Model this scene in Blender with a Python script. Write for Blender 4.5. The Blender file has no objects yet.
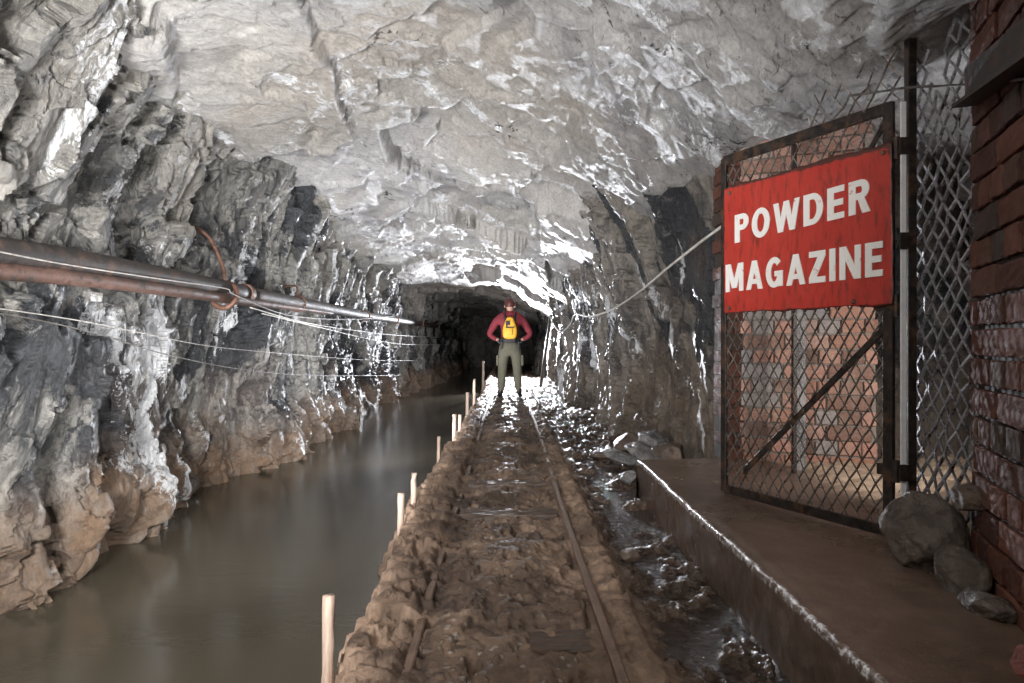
import bpy, bmesh, math, random
import numpy as np
from mathutils import Vector, Matrix

S = bpy.context.scene
COL = S.collection
random.seed(7)

# ------------------------------------------------------------------ camera
cam_d = bpy.data.cameras.new('camera')
cam = bpy.data.objects.new('camera', cam_d); COL.objects.link(cam)
cam.location = (0, 0, 0.92)
cam.rotation_euler = (math.radians(90), 0, 0)
cam_d.sensor_width = 36.0
cam_d.lens = 24.0
cam_d.shift_x = 4 / 1024
cam_d.clip_start = 0.02
cam_d.clip_end = 200
S.camera = cam

# ------------------------------------------------------------------ world, exposure
w = bpy.data.worlds.new('world'); S.world = w; w.use_nodes = True
w.node_tree.nodes['Background'].inputs[0].default_value = (0.75, 0.8, 1.0, 1)
w.node_tree.nodes['Background'].inputs[1].default_value = 0.02
S.view_settings.view_transform = 'Standard'
S.view_settings.look = 'None'
S.view_settings.exposure = 0.0
S.view_settings.gamma = 1.0
S.view_settings.use_curve_mapping = False

# ------------------------------------------------------------------ lights (photographer's flashes and unseen fill lamps)
def light(name, kind, loc, target, power, color, size=0.3, size_y=None, angle=None, blend=0.3, spread=None):
    d = bpy.data.lights.new(name, kind); d.energy = power; d.color = color
    if kind == 'AREA':
        d.size = size
        if size_y: d.shape = 'RECTANGLE'; d.size_y = size_y
        if spread: d.spread = math.radians(spread)
    else:
        d.shadow_soft_size = size
    if kind == 'SPOT':
        d.spot_size = math.radians(angle); d.spot_blend = blend
    o = bpy.data.objects.new(name, d); COL.objects.link(o)
    o.location = loc
    v = Vector(target) - Vector(loc)
    o.rotation_euler = v.to_track_quat('-Z', 'Y').to_euler()
    return o
# flash hidden behind the figure, firing back towards the camera
light('flash_behind_person', 'SPOT', (0.07, 16.4, 0.98), (2.0, 2, 1.25), 2100, (0.90, 0.93, 1.0), 0.08, angle=100, blend=0.5)
light('flash_by_camera', 'AREA', (-1.0, 0.1, 1.0), (-2.0, 3.4, 2.0), 165, (1.0, 0.98, 0.955), 0.5, spread=125)
light('fill_over_canal', 'AREA', (-1.3, 3.0, -0.05), (-0.6, 4.8, 2.6), 34, (0.98, 0.98, 1.0), 0.4, spread=120)  # unseen fill lamp added to brighten the near ceiling
light('fill_by_bank', 'AREA', (-1.3, 6.0, -0.05), (-0.5, 8.4, 2.2), 50, (0.97, 0.97, 1.0), 0.4, spread=120)  # added fill, lifts ceiling and walls farther in
light('fill_far_canal', 'AREA', (-1.2, 9.4, -0.05), (-0.3, 11.4, 2.0), 30, (0.95, 0.96, 1.0), 0.4, spread=120)  # added fill, evens out the ceiling towards the figure
light('fill_at_left_wall', 'AREA', (-0.8, 2.5, 0.7), (-2.5, 5.0, 1.2), 20, (1.0, 0.985, 0.97), 0.3, spread=140)  # fill lamp added to brighten the left wall
light('fill_at_wall_beyond', 'AREA', (-0.9, 5.4, 0.6), (-2.5, 8.4, 1.2), 30, (0.97, 0.98, 1.0), 0.3, spread=140)  # second added fill, for the left wall farther on
light('fill_onto_track', 'AREA', (-0.2, 0.6, 1.9), (-0.1, 3.4, 0.2), 14, (1.0, 0.93, 0.85), 0.5, spread=120)  # unseen fill lamp overhead, aimed down at the track
# flashes inside the powder store
light('flash_in_store', 'SPOT', (2.15, 2.55, 0.95), (1.75, 4.0, 0.75), 75, (1.0, 0.93, 0.87), 0.05, angle=95, blend=0.6)
light('flash_up_in_store', 'SPOT', (2.5, 2.5, 1.1), (2.1, 3.2, 2.2), 60, (0.95, 0.96, 1.0), 0.05, angle=80, blend=0.6)

# ------------------------------------------------------------------ numpy noise
M32 = np.uint32
def _h(i, j, k, seed):
    with np.errstate(over='ignore'):
        h = (i.astype(np.int64).astype(np.uint32) * M32(374761393)
             + j.astype(np.int64).astype(np.uint32) * M32(668265263)
             + k.astype(np.int64).astype(np.uint32) * M32(2246822519) + M32((seed * 3266489917) & 0xffffffff))
        h = (h ^ (h >> M32(13))) * M32(1274126177)
        h = (h ^ (h >> M32(16))) * M32(2654435761)
        h = h ^ (h >> M32(15))
    return (h & M32(0xffffff)).astype(np.float64) / 16777215.0
def vn(x, y, z, seed=0):
    xi, yi, zi = np.floor(x), np.floor(y), np.floor(z)
    fx, fy, fz = x - xi, y - yi, z - zi
    fx = fx * fx * fx * (fx * (fx * 6 - 15) + 10); fy = fy * fy * fy * (fy * (fy * 6 - 15) + 10); fz = fz * fz * fz * (fz * (fz * 6 - 15) + 10)
    r = 0
    for a in (0, 1):
        for b in (0, 1):
            for c in (0, 1):
                r = r + _h(xi + a, yi + b, zi + c, seed) * (fx if a else 1 - fx) * (fy if b else 1 - fy) * (fz if c else 1 - fz)
    return r * 2 - 1
def fbm(x, y, z, oct=4, seed=0, gain=0.5):
    r = 0; a = 1; t = 0
    for o in range(oct):
        r = r + a * vn(x, y, z, seed + o * 17); t += a; a *= gain
        x = x * 2.03 + 3.1; y = y * 2.03 + 1.7; z = z * 2.03 + 5.3
    return r / t
def ridged(x, y, z, oct=4, seed=0):
    r = 0; a = 1; t = 0
    for o in range(oct):
        n = 1 - np.abs(vn(x, y, z, seed + o * 31)); r = r + a * n * n; t += a; a *= 0.5
        x = x * 2.1 + 1.3; y = y * 2.1 + 4.7; z = z * 2.1 + 2.9
    return r / t
def facet(x, y, z, seed=0, tilt=1.0, jit=0.95):
    """piecewise-planar broken rock: every Voronoi cell is its own tilted plane. Returns (height, edge distance)."""
    xi, yi, zi = np.floor(x), np.floor(y), np.floor(z)
    best = np.full(x.shape, 9e9); second = np.full(x.shape, 9e9); hh = np.zeros(x.shape)
    for a in (-1, 0, 1):
        for b in (-1, 0, 1):
            for c in (-1, 0, 1):
                I, J, K = xi + a, yi + b, zi + c
                px = I + 0.5 + (_h(I, J, K, seed) - 0.5) * jit; py = J + 0.5 + (_h(I, J, K, seed + 1) - 0.5) * jit; pz = K + 0.5 + (_h(I, J, K, seed + 2) - 0.5) * jit
                d = (px - x) ** 2 + (py - y) ** 2 + (pz - z) ** 2
                m = d < best
                second = np.where(m, best, np.minimum(second, d))
                g1 = _h(I, J, K, seed + 3) * 2 - 1; g2 = _h(I, J, K, seed + 4) * 2 - 1; g3 = _h(I, J, K, seed + 5) * 2 - 1
                h = (_h(I, J, K, seed + 6) * 2 - 1) + tilt * (g1 * (x - px) + g2 * (y - py) + g3 * (z - pz))
                hh = np.where(m, h, hh); best = np.where(m, d, best)
    return hh, np.sqrt(second) - np.sqrt(best)
def sm(a, b, x):
    t = np.clip((x - a) / (b - a), 0, 1); return t * t * (3 - 2 * t)
def lerp_tab(x, tab):
    return np.interp(x, [p[0] for p in tab], [p[1] for p in tab])

def blur(a, n=2, axes=(0, 1)):
    for _ in range(n):
        for ax in axes:
            b = np.concatenate([a.take([0], ax), a, a.take([-1], ax)], ax); m = a.shape[ax]
            a = (b.take(range(0, m), ax) + 2 * b.take(range(1, m + 1), ax) + b.take(range(2, m + 2), ax)) / 4
    return a
def refine(P, f, sign=1.0):
    """move the surface along its own normal by f(x, y, z): fine rock detail that also wraps the steep faces"""
    a = np.gradient(P, axis=0); b = np.gradient(P, axis=1); n = np.cross(a, b); n /= np.linalg.norm(n, axis=2)[..., None] + 1e-9
    n = np.stack([blur(n[..., k], 2) for k in range(3)], -1) * sign
    return P + n * f(P[..., 0], P[..., 1], P[..., 2])[..., None]

# ------------------------------------------------------------------ mesh helpers
def link(name, me, mat=None, parent=None):
    o = bpy.data.objects.new(name, me); COL.objects.link(o)
    if mat: me.materials.append(mat)
    if parent: o.parent = parent
    return o
def grid_mesh(name, P, mat, attrs=None, flip=False, smooth=True):
    """P: (nu, nv, 3)"""
    nu, nv = P.shape[:2]
    me = bpy.data.meshes.new(name)
    idx = np.arange(nu * nv).reshape(nu, nv)
    q = np.stack([idx[:-1, :-1], idx[1:, :-1], idx[1:, 1:], idx[:-1, 1:]], -1).reshape(-1, 4)
    if flip: q = q[:, ::-1]
    nf = len(q)
    me.vertices.add(nu * nv); me.vertices.foreach_set('co', P.reshape(-1).astype(np.float32))
    me.loops.add(nf * 4); me.loops.foreach_set('vertex_index', q.reshape(-1).astype(np.int32))
    me.polygons.add(nf)
    me.polygons.foreach_set('loop_start', np.arange(0, nf * 4, 4, dtype=np.int32))
    me.polygons.foreach_set('loop_total', np.full(nf, 4, dtype=np.int32))
    me.polygons.foreach_set('use_smooth', np.full(nf, smooth, dtype=bool))
    me.update(calc_edges=True); me.validate()
    for k, v in (attrs or {}).items():
        a = me.attributes.new(k, 'FLOAT', 'POINT'); a.data.foreach_set('value', np.clip(v, 0, 1).reshape(-1).astype(np.float32))
    return link(name, me, mat)
def tag(o, label=None, cat=None, group=None, kind=None):
    if label: o['label'] = label
    if cat: o['category'] = cat
    if group: o['group'] = group
    if kind: o['kind'] = kind
    return o
def empty(name, loc, rz=0):
    o = bpy.data.objects.new(name, None); COL.objects.link(o); o.location = loc; o.rotation_euler = (0, 0, rz); o.empty_display_size = 0.1
    return o
def bx(bm, x0, x1, y0, y1, z0, z1, M=None, bevel=0):
    vs = [bm.verts.new((x, y, z)) for x in (x0, x1) for y in (y0, y1) for z in (z0, z1)]
    fs = [(0, 1, 3, 2), (4, 6, 7, 5), (0, 4, 5, 1), (2, 3, 7, 6), (0, 2, 6, 4), (1, 5, 7, 3)]
    F = [bm.faces.new([vs[i] for i in f]) for f in fs]
    if bevel:
        E = set(e for f in F for e in f.edges)
        r = bmesh.ops.bevel(bm, geom=list(E), offset=bevel, segments=2, affect='EDGES', profile=0.6)
        vs = list(set(v for f in r['faces'] for v in f.verts) | set(v for v in vs if v.is_valid))
    if M is not None: bmesh.ops.transform(bm, matrix=M, verts=vs)
    return vs
def finish(name, bm, mat, parent=None, smooth=False):
    bmesh.ops.recalc_face_normals(bm, faces=bm.faces)
    me = bpy.data.meshes.new(name); bm.to_mesh(me); bm.free()
    if smooth:
        for p in me.polygons: p.use_smooth = True
    return link(name, me, mat, parent)
def tube(bm, pts, rad, n=10, caps=True):
    pts = [Vector(p) for p in pts]
    rings = []
    up = Vector((0, 0, 1))
    for i, p in enumerate(pts):
        t = (pts[min(i + 1, len(pts) - 1)] - pts[max(i - 1, 0)]).normalized()
        a = t.cross(up)
        if a.length < 0.05: a = t.cross(Vector((0, 1, 0)))
        a.normalize(); b = t.cross(a).normalized()
        r = rad[i] if isinstance(rad, (list, tuple)) else rad
        rings.append([bm.verts.new(p + (a * math.cos(k * 2 * math.pi / n) + b * math.sin(k * 2 * math.pi / n)) * r) for k in range(n)])
    for A, B in zip(rings, rings[1:]):
        for k in range(n):
            bm.faces.new((A[k], A[(k + 1) % n], B[(k + 1) % n], B[k]))
    if caps:
        bm.faces.new(rings[0]); bm.faces.new(rings[-1][::-1])
def bar(bm, p, q, wv, tv):
    """flat bar from p to q; wv and tv are half-size vectors"""
    p, q, wv, tv = map(Vector, (p, q, wv, tv))
    a = [bm.verts.new(p + wv * s + tv * t) for s, t in ((-1, -1), (1, -1), (1, 1), (-1, 1))]
    b = [bm.verts.new(q + wv * s + tv * t) for s, t in ((-1, -1), (1, -1), (1, 1), (-1, 1))]
    for k in range(4): bm.faces.new((a[k], a[(k + 1) % 4], b[(k + 1) % 4], b[k]))
    bm.faces.new(a[::-1]); bm.faces.new(b)
def curve_pts(ctrl, n=12):
    """Catmull-Rom through control points"""
    c = [Vector(p) for p in ctrl]; c = [c[0] * 2 - c[1]] + c + [c[-1] * 2 - c[-2]]
    out = []
    for i in range(1, len(c) - 2):
        for k in range(n):
            t = k / n; a, b, d, e = c[i - 1], c[i], c[i + 1], c[i + 2]
            out.append(0.5 * ((2 * b) + (-a + d) * t + (2 * a - 5 * b + 4 * d - e) * t * t + (-a + 3 * b - 3 * d + e) * t ** 3))
    out.append(c[-2]); return out

# ------------------------------------------------------------------ materials
class N:
    """tiny node-expression helper"""
    def __init__(s, name):
        s.m = bpy.data.materials.new(name); s.m.use_nodes = True; s.t = s.m.node_tree
        s.b = s.t.nodes['Principled BSDF']; s.tc = s.t.nodes.new('ShaderNodeTexCoord')
        s.pos = s.tc.outputs['Object']
    def new(s, ty, **kw):
        n = s.t.nodes.new(ty)
        for k, v in kw.items(): setattr(n, k, v)
        return n
    def put(s, sock, v):
        if hasattr(v, 'is_linked') or isinstance(v, bpy.types.NodeSocket): s.t.links.new(v, sock)
        elif v is not None:
            if isinstance(v, tuple) and len(v) == 3 and sock.type == 'RGBA': v = (*v, 1)
            if isinstance(v, (int, float)) and sock.type == 'RGBA': v = (v, v, v, 1)
            sock.default_value = v
    def mapv(s, scale, rot=(0, 0, 0), loc=(0, 0, 0), src=None):
        n = s.new('ShaderNodeMapping'); s.put(n.inputs['Vector'], src or s.pos)
        n.inputs['Scale'].default_value = scale; n.inputs['Rotation'].default_value = rot; n.inputs['Location'].default_value = loc
        return n.outputs[0]
    def mapt(s, scale, rot=(0, 0, 0)):
        n = s.new('ShaderNodeMapping', vector_type='TEXTURE'); s.put(n.inputs['Vector'], s.pos)
        n.inputs['Scale'].default_value = scale; n.inputs['Rotation'].default_value = rot
        return n.outputs[0]
    def noise(s, scale, detail=6, rough=0.6, vec=None, dist=0.0, out='Fac'):
        n = s.new('ShaderNodeTexNoise'); s.put(n.inputs['Vector'], vec or s.pos)
        n.inputs['Scale'].default_value = scale; n.inputs['Detail'].default_value = detail; n.inputs['Roughness'].default_value = rough; n.inputs['Distortion'].default_value = dist
        return n.outputs[out]
    def vor(s, scale, vec=None, feature='F1', out='Distance', rand=1.0):
        n = s.new('ShaderNodeTexVoronoi'); n.feature = feature; s.put(n.inputs['Vector'], vec or s.pos)
        n.inputs['Scale'].default_value = scale; n.inputs['Randomness'].default_value = rand
        return n.outputs[out]
    def attr(s, name):
        n = s.new('ShaderNodeAttribute'); n.attribute_name = name; return n.outputs['Fac']
    def ramp(s, fac, stops, interp='LINEAR'):
        n = s.new('ShaderNodeValToRGB'); n.color_ramp.interpolation = interp
        e = n.color_ramp.elements
        while len(e) < len(stops): e.new(0.5)
        for k, (p, c) in enumerate(stops):
            e[k].position = p; e[k].color = (*c, 1) if isinstance(c, tuple) else (c, c, c, 1)
        s.put(n.inputs[0], fac); return n.outputs[0]
    def mix(s, fac, a, b, mode='MIX'):
        n = s.new('ShaderNodeMix', data_type='RGBA', blend_type=mode)
        s.put(n.inputs[0], fac); s.put(n.inputs[6], a); s.put(n.inputs[7], b); return n.outputs[2]
    def ma(s, op, a, b=None, c=None, clamp=False):
        n = s.new('ShaderNodeMath', operation=op, use_clamp=clamp)
        s.put(n.inputs[0], a)
        if b is not None: s.put(n.inputs[1], b)
        if c is not None: s.put(n.inputs[2], c)
        return n.outputs[0]
    def bump(s, h, strength=0.5, dist=0.02, prev=None):
        n = s.new('ShaderNodeBump'); s.put(n.inputs['Height'], h); n.inputs['Strength'].default_value = strength; n.inputs['Distance'].default_value = dist
        if prev is not None: s.put(n.inputs['Normal'], prev)
        return n.outputs[0]
    def out(s, color=None, rough=None, normal=None, metallic=None, spec=None, coat=None, coat_rough=None):
        b = s.b
        for k, v in (('Base Color', color), ('Roughness', rough), ('Normal', normal), ('Metallic', metallic), ('Specular IOR Level', spec), ('Coat Weight', coat), ('Coat Roughness', coat_rough)):
            if v is not None: s.put(b.inputs[k], v)
        return s.m

def rock_material(name, light_c, mid_c, dark_c, stretch, rot, rough=(0.35, 0.7), bump=0.6, crack=0.6, fleck=(1, 1, 1), slate=0.0):
    n = N(name)
    v = n.mapt(stretch, rot); vf = n.mapt(fleck, rot)
    big = n.noise(2.0, 10, 0.66, v, 0.5)
    med = n.noise(7.0, 12, 0.74, v, 0.7)
    fine = n.noise(42, 8, 0.75, v, 0.2)
    base = n.ramp(big, [(0.38, dark_c), (0.48, mid_c), (0.60, light_c)])
    base = n.mix(n.ramp(med, [(0.40, 0.0), (0.60, 0.7)]), base, mid_c)
    sp = n.ramp(n.noise(13, 12, 0.78, vf, 1.2), [(0.385, 1.0), (0.425, 0.0)])      # black flecks and cracks
    base = n.mix(n.ma('MULTIPLY', sp, crack), base, tuple(c * 0.2 for c in dark_c))
    if slate:
        sl = n.ramp(n.noise(3.6, 12, 0.72, vf, 1.0), [(0.50, 0.0), (0.545, 1.0)])
        base = n.mix(n.ma('MULTIPLY', sl, slate), base, n.mix(fine, (0.016, 0.018, 0.022), (0.075, 0.08, 0.09)))
        pl = n.ramp(n.noise(4.4, 12, 0.74, v, 1.3), [(0.535, 0.0), (0.575, 1.0)])
        base = n.mix(n.ma('MULTIPLY', pl, slate * 0.8), base, n.mix(fine, tuple(c * 0.8 for c in light_c), tuple(c * 1.35 for c in light_c)))
    # stains of the rock, dark patches, and glints painted in with white minerals
    tint = n.attr('tint')       # warm pale weathering
    base = n.mix(tint, base, n.mix(fine, tuple(min(1, c * 0.95) for c in (0.36, 0.335, 0.295)), (0.60, 0.57, 0.525)))
    dk = n.ramp(n.ma('ADD', n.attr('dark'), n.ma('MULTIPLY', n.ma('SUBTRACT', n.noise(9, 10, 0.78, v, 0.9), 0.5), 2.4)), [(0.40, 0.0), (0.62, 1.0)])
    base = n.mix(dk, base, n.mix(fine, (0.018, 0.020, 0.024), (0.085, 0.09, 0.10)))
    rs = n.ma('MULTIPLY', n.attr('rust'), n.ramp(n.noise(7, 8, 0.7), [(0.3, 0.35), (0.55, 1.0)]))
    base = n.mix(rs, base, n.mix(med, (0.13, 0.075, 0.042), (0.40, 0.27, 0.18)))
    ca = n.attr('calcite_glint')  # white mineral runs, with wet glints painted in
    cm = n.ramp(n.ma('ADD', ca, n.ma('MULTIPLY', n.ma('SUBTRACT', n.noise(17, 10, 0.8, v, 0.9), 0.5), 3.0)), [(0.50, 0.0), (0.62, 1.0)])
    base = n.mix(cm, base, n.mix(fine, (0.62, 0.64, 0.68), (0.92, 0.93, 0.95)))
    base = n.mix(1.0, base, n.ramp(fine, [(0.3, 0.6), (0.68, 1.15)]), 'MULTIPLY')
    rg = n.ramp(med, [(0.35, rough[0]), (0.65, rough[1])])
    rg = n.mix(dk, rg, 0.26)
    h = n.ma('ADD', n.ma('MULTIPLY', med, 1.0), n.ma('MULTIPLY', fine, 0.35))
    nb = n.bump(h, bump, 0.075)
    nb = n.bump(n.noise(55, 8, 0.75), 0.6, 0.014, nb)
    return n.out(base, rg, nb, spec=0.6)

m_wall = rock_material('rock_wall_wet', (0.40, 0.385, 0.355), (0.23, 0.225, 0.215), (0.06, 0.063, 0.068), (1, 0.8, 1.7), (-0.27, 0, 0), (0.25, 0.6), 0.9, 0.9, (1, 0.6, 2.2), 0.85)
m_ceil = rock_material('rock_ceiling', (0.50, 0.49, 0.475), (0.37, 0.36, 0.355), (0.22, 0.215, 0.225), (1.5, 0.8, 1), (0, 0, 0.92), (0.32, 0.6), 0.55, 0.85, (2.4, 0.7, 1))
m_wallr = rock_material('rock_wall_brown', (0.36, 0.325, 0.285), (0.21, 0.185, 0.16), (0.055, 0.053, 0.054), (1, 0.8, 1.8), (-0.25, 0, 0), (0.22, 0.55), 0.9, 0.8, (1, 0.6, 2.2), 0.7)

# mud
def mud_material():
    n = N('mud_and_ballast')
    big = n.noise(2.2, 8, 0.62); med = n.noise(14, 9, 0.7); fine = n.noise(80, 6, 0.7)
    c = n.ramp(big, [(0.32, (0.070, 0.044, 0.029)), (0.5, (0.15, 0.098, 0.066)), (0.7, (0.24, 0.165, 0.115))])
    st = n.ramp(n.vor(26, out='Distance'), [(0.18, 1.0), (0.30, 0.0)])
    c = n.mix(n.ma('MULTIPLY', st, n.attr('stone')), c, n.mix(fine, (0.16, 0.135, 0.115), (0.38, 0.33, 0.28)))
    c = n.mix(n.attr('ochre'), c, n.mix(med, (0.33, 0.205, 0.135), (0.66, 0.49, 0.37)))
    c = n.mix(n.attr('dark'), c, n.mix(med, (0.03, 0.018, 0.012), (0.085, 0.05, 0.032)))
    c = n.mix(1.0, c, n.ramp(med, [(0.3, 0.55), (0.7, 1.25)]), 'MULTIPLY')
    wet = n.attr('wet')
    rg = n.mix(wet, n.ramp(med, [(0.3, 0.55), (0.7, 0.9)]), n.ramp(med, [(0.3, 0.10), (0.7, 0.34)]))
    h = n.ma('ADD', med, n.ma('MULTIPLY', fine, 0.3))
    nb = n.bump(h, 0.8, 0.03)
    nb = n.bump(n.ma('MULTIPLY', n.ramp(n.vor(26), [(0.0, 1.0), (0.35, 0.0)]), n.attr('stone')), 0.7, 0.02, nb)
    nb = n.bump(n.ma('MULTIPLY', n.noise(24, 5, 0.65, n.mapv((0.7, 1.6, 1))), wet), 1.0, 0.05, nb)
    return n.out(c, rg, nb, spec=0.6)
m_mud = mud_material()

def concrete_material():
    n = N('muddy_wet_concrete')
    big = n.noise(1.6, 6, 0.6); med = n.noise(12, 8, 0.7); fine = n.noise(120, 5, 0.7)
    c = n.ramp(big, [(0.3, (0.085, 0.056, 0.041)), (0.7, (0.150, 0.103, 0.077))])
    c = n.mix(1.0, c, n.ramp(med, [(0.3, 0.7), (0.7, 1.2)]), 'MULTIPLY')
    edge = n.attr('edge')
    c = n.mix(n.ma('MULTIPLY', edge, n.ramp(n.noise(38, 6, 0.75), [(0.50, 0.0), (0.58, 1.0)])), c, (0.62, 0.62, 0.63))  # white specks paint wet glints along the ledge lip
    c = n.mix(n.attr('sand'), c, n.mix(med, (0.20, 0.14, 0.10), (0.52, 0.41, 0.31)))
    dots = n.ramp(n.vor(60), [(0.05, 1.0), (0.09, 0.0)])
    c = n.mix(n.ma('MULTIPLY', dots, n.ramp(n.noise(5, 3, 0.5), [(0.5, 0.0), (0.6, 0.6)])), c, (0.55, 0.5, 0.46))
    rg = n.ramp(big, [(0.35, 0.16), (0.65, 0.42)])
    rip = n.noise(5, 3, 0.5, n.mapv((0.8, 2.2, 1), (0, 0, 0.15)))
    nb = n.bump(rip, 0.15, 0.03); nb = n.bump(n.ma('ADD', med, n.ma('MULTIPLY', fine, 0.4)), 0.35, 0.012, nb)
    return n.out(c, rg, nb, spec=0.55)
m_conc = concrete_material()

def water_material():
    n = N('murky_canal_water')
    b = n.noise(1.2, 3, 0.5)
    c = n.mix(b, (0.050, 0.043, 0.031), (0.075, 0.064, 0.046))
    nb = n.bump(n.noise(7, 3, 0.5, n.mapv((1, 2.6, 1))), 0.05, 0.02)
    return n.out(c, 0.17, nb, spec=0.35)
m_water = water_material()

def brick_material(name, dirty):
    n = N(name)
    med = n.noise(9, 8, 0.7); fine = n.noise(70, 6, 0.7)
    t = n.attr('tone')
    if dirty: c = n.ramp(t, [(0.0, (0.060, 0.026, 0.019)), (0.35, (0.105, 0.040, 0.027)), (0.65, (0.145, 0.055, 0.036)), (0.85, (0.085, 0.050, 0.038)), (1.0, (0.055, 0.042, 0.036))])
    else: c = n.ramp(t, [(0.0, (0.16, 0.10, 0.08)), (0.35, (0.33, 0.17, 0.12)), (0.65, (0.40, 0.22, 0.17)), (0.85, (0.30, 0.26, 0.24)), (1.0, (0.24, 0.23, 0.24))])
    c = n.mix(n.ramp(med, [(0.5, 0.0), (0.72, 0.65 if dirty else 0.5)]), c, (0.045, 0.030, 0.024) if dirty else (0.42, 0.34, 0.29))
    c = n.mix(n.attr('mortar'), c, n.mix(med, (0.030, 0.022, 0.017), (0.085, 0.066, 0.052)) if dirty else n.mix(med, (0.14, 0.12, 0.10), (0.3, 0.27, 0.24)))
    c = n.mix(1.0, c, n.ramp(fine, [(0.25, 0.7), (0.7, 1.2)]), 'MULTIPLY')
    nb = n.bump(n.ma('ADD', med, n.ma('MULTIPLY', fine, 0.4)), 0.6, 0.012)
    return n.out(c, n.ramp(med, [(0.3, 0.45), (0.7, 0.85)]), nb, spec=0.3)
m_brick = brick_material('old_dirty_brick', True)
m_brick2 = brick_material('pale_dusty_brick', False)

def metal_material(name, c0, c1, rough=(0.3, 0.6), metallic=0.6, scale=14, flake=None, bump=0.4):
    n = N(name)
    med = n.noise(scale, 8, 0.7); fine = n.noise(scale * 6, 6, 0.7)
    c = n.mix(n.ramp(med, [(0.4, 0.0), (0.6, 1.0)]), c0, c1)
    if flake: c = n.mix(n.ramp(n.noise(scale * 0.5, 8, 0.75), [(0.52, 0.0), (0.6, 1.0)]), c, flake)
    nb = n.bump(n.ma('ADD', med, fine), bump, 0.006)
    return n.out(c, n.ramp(med, [(0.3, rough[0]), (0.7, rough[1])]), nb, metallic=metallic)
m_pipe = metal_material('wet_black_iron', (0.012, 0.010, 0.009), (0.038, 0.030, 0.027), (0.42, 0.7), 0.0, 22, (0.075, 0.042, 0.030))
m_rust = metal_material('rusty_iron', (0.075, 0.036, 0.024), (0.20, 0.105, 0.075), (0.35, 0.7), 0.2, 20)
m_rust2 = metal_material('dark_rusty_iron', (0.045, 0.024, 0.018), (0.13, 0.072, 0.055), (0.4, 0.75), 0.0, 16, (0.03, 0.025, 0.022))
m_iron = metal_material('dark_gate_iron', (0.016, 0.013, 0.012), (0.05, 0.038, 0.032), (0.3, 0.55), 0.4, 25, (0.10, 0.05, 0.03))
m_mesh = metal_material('wet_steel_mesh', (0.16, 0.14, 0.13), (0.34, 0.31, 0.29), (0.2, 0.4), 0.7, 30, (0.10, 0.055, 0.035))
m_mesh_glint = metal_material('wet_mesh_painted_glint', (0.34, 0.34, 0.37), (0.55, 0.55, 0.6), (0.2, 0.4), 0.7, 30, (0.05, 0.035, 0.03))  # paler, bluer than the gate mesh: backlight glints put into the colour
m_strip_shine = metal_material('steel_painted_highlight', (0.80, 0.81, 0.84), (0.9, 0.9, 0.92), (0.25, 0.45), 0.0, 30)  # near-white base paints the flash highlight on the strip
m_rail = metal_material('muddy_rail_steel', (0.12, 0.075, 0.05), (0.22, 0.15, 0.11), (0.25, 0.55), 0.35, 18)
m_wire = metal_material('pale_cable', (0.45, 0.43, 0.40), (0.68, 0.66, 0.62), (0.3, 0.5), 0.0, 30)
m_wiremid = metal_material('grey_cable', (0.22, 0.21, 0.20), (0.40, 0.38, 0.36), (0.3, 0.5), 0.0, 30)
m_wired = metal_material('dark_cable', (0.07, 0.065, 0.06), (0.16, 0.15, 0.14), (0.25, 0.5), 0.1, 30)

def wood_material(name, c0, c1):
    n = N(name)
    g = n.noise(7, 8, 0.7, n.mapv((8, 8, 1))); f = n.noise(60, 6, 0.7)
    c = n.mix(n.ramp(g, [(0.35, 0.0), (0.65, 1.0)]), c0, c1)
    return n.out(c, 0.6, n.bump(n.ma('ADD', g, n.ma('MULTIPLY', f, 0.5)), 0.6, 0.006))
m_stake = wood_material('pale_weathered_wood', (0.36, 0.25, 0.19), (0.66, 0.53, 0.44))
def wood2():
    n = N('black_wet_timber')
    g = n.noise(9, 8, 0.7, n.mapv((1, 9, 3)))
    c = n.mix(n.ramp(g, [(0.35, 0.0), (0.7, 1.0)]), (0.022, 0.014, 0.010), (0.11, 0.070, 0.048))
    return n.out(c, n.ramp(g, [(0.3, 0.25), (0.7, 0.6)]), n.bump(g, 0.7, 0.01))
m_sleeper = wood2()

def stone_material(name, c0, c1, rough=(0.15, 0.45)):
    n = N(name)
    m = n.noise(6, 9, 0.68, None, 0.5); f = n.noise(50, 7, 0.7)
    c = n.mix(n.ramp(m, [(0.38, 0.0), (0.62, 1.0)]), c0, c1)
    c = n.mix(1.0, c, n.ramp(f, [(0.3, 0.7), (0.7, 1.2)]), 'MULTIPLY')
    nb = n.bump(n.ma('ADD', m, n.ma('MULTIPLY', f, 0.4)), 0.8, 0.03)
    return n.out(c, n.ramp(m, [(0.3, rough[0]), (0.7, rough[1])]), nb, spec=0.7)
m_boulder = stone_material('wet_mud_coated_rock', (0.045, 0.033, 0.026), (0.15, 0.118, 0.096))
m_slab = stone_material('wet_grey_slab', (0.10, 0.10, 0.105), (0.30, 0.29, 0.29), (0.15, 0.4))
m_stone = stone_material('brown_stone', (0.05, 0.033, 0.024), (0.17, 0.12, 0.088), (0.2, 0.5))
m_redst = stone_material('red_brick_fragment', (0.14, 0.018, 0.005), (0.24, 0.036, 0.010), (0.7, 0.9))

# ------------------------------------------------------------------ the setting
def ys(y0, y1, k, lo=-1.5, lostep=0.06):
    """depth samples: coarse behind y0, then a step that grows with distance"""
    a = list(np.arange(lo, y0, lostep)); y = y0
    while y < y1: a.append(y); y += k * max(y, 1.5)
    a.append(y1); return np.array(a)
def on_left(X, Y, x=-2.25):
    y = -x * 683 / (508 - X); return y, 0.92 + (342 - Y) * y / 683
def blob(u, v, cu, cv, ru, rv, shear=0.0):
    du = (u - cu) - shear * (v - cv)
    return np.exp(-((du / ru) ** 2 + ((v - cv) / rv) ** 2))

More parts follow.
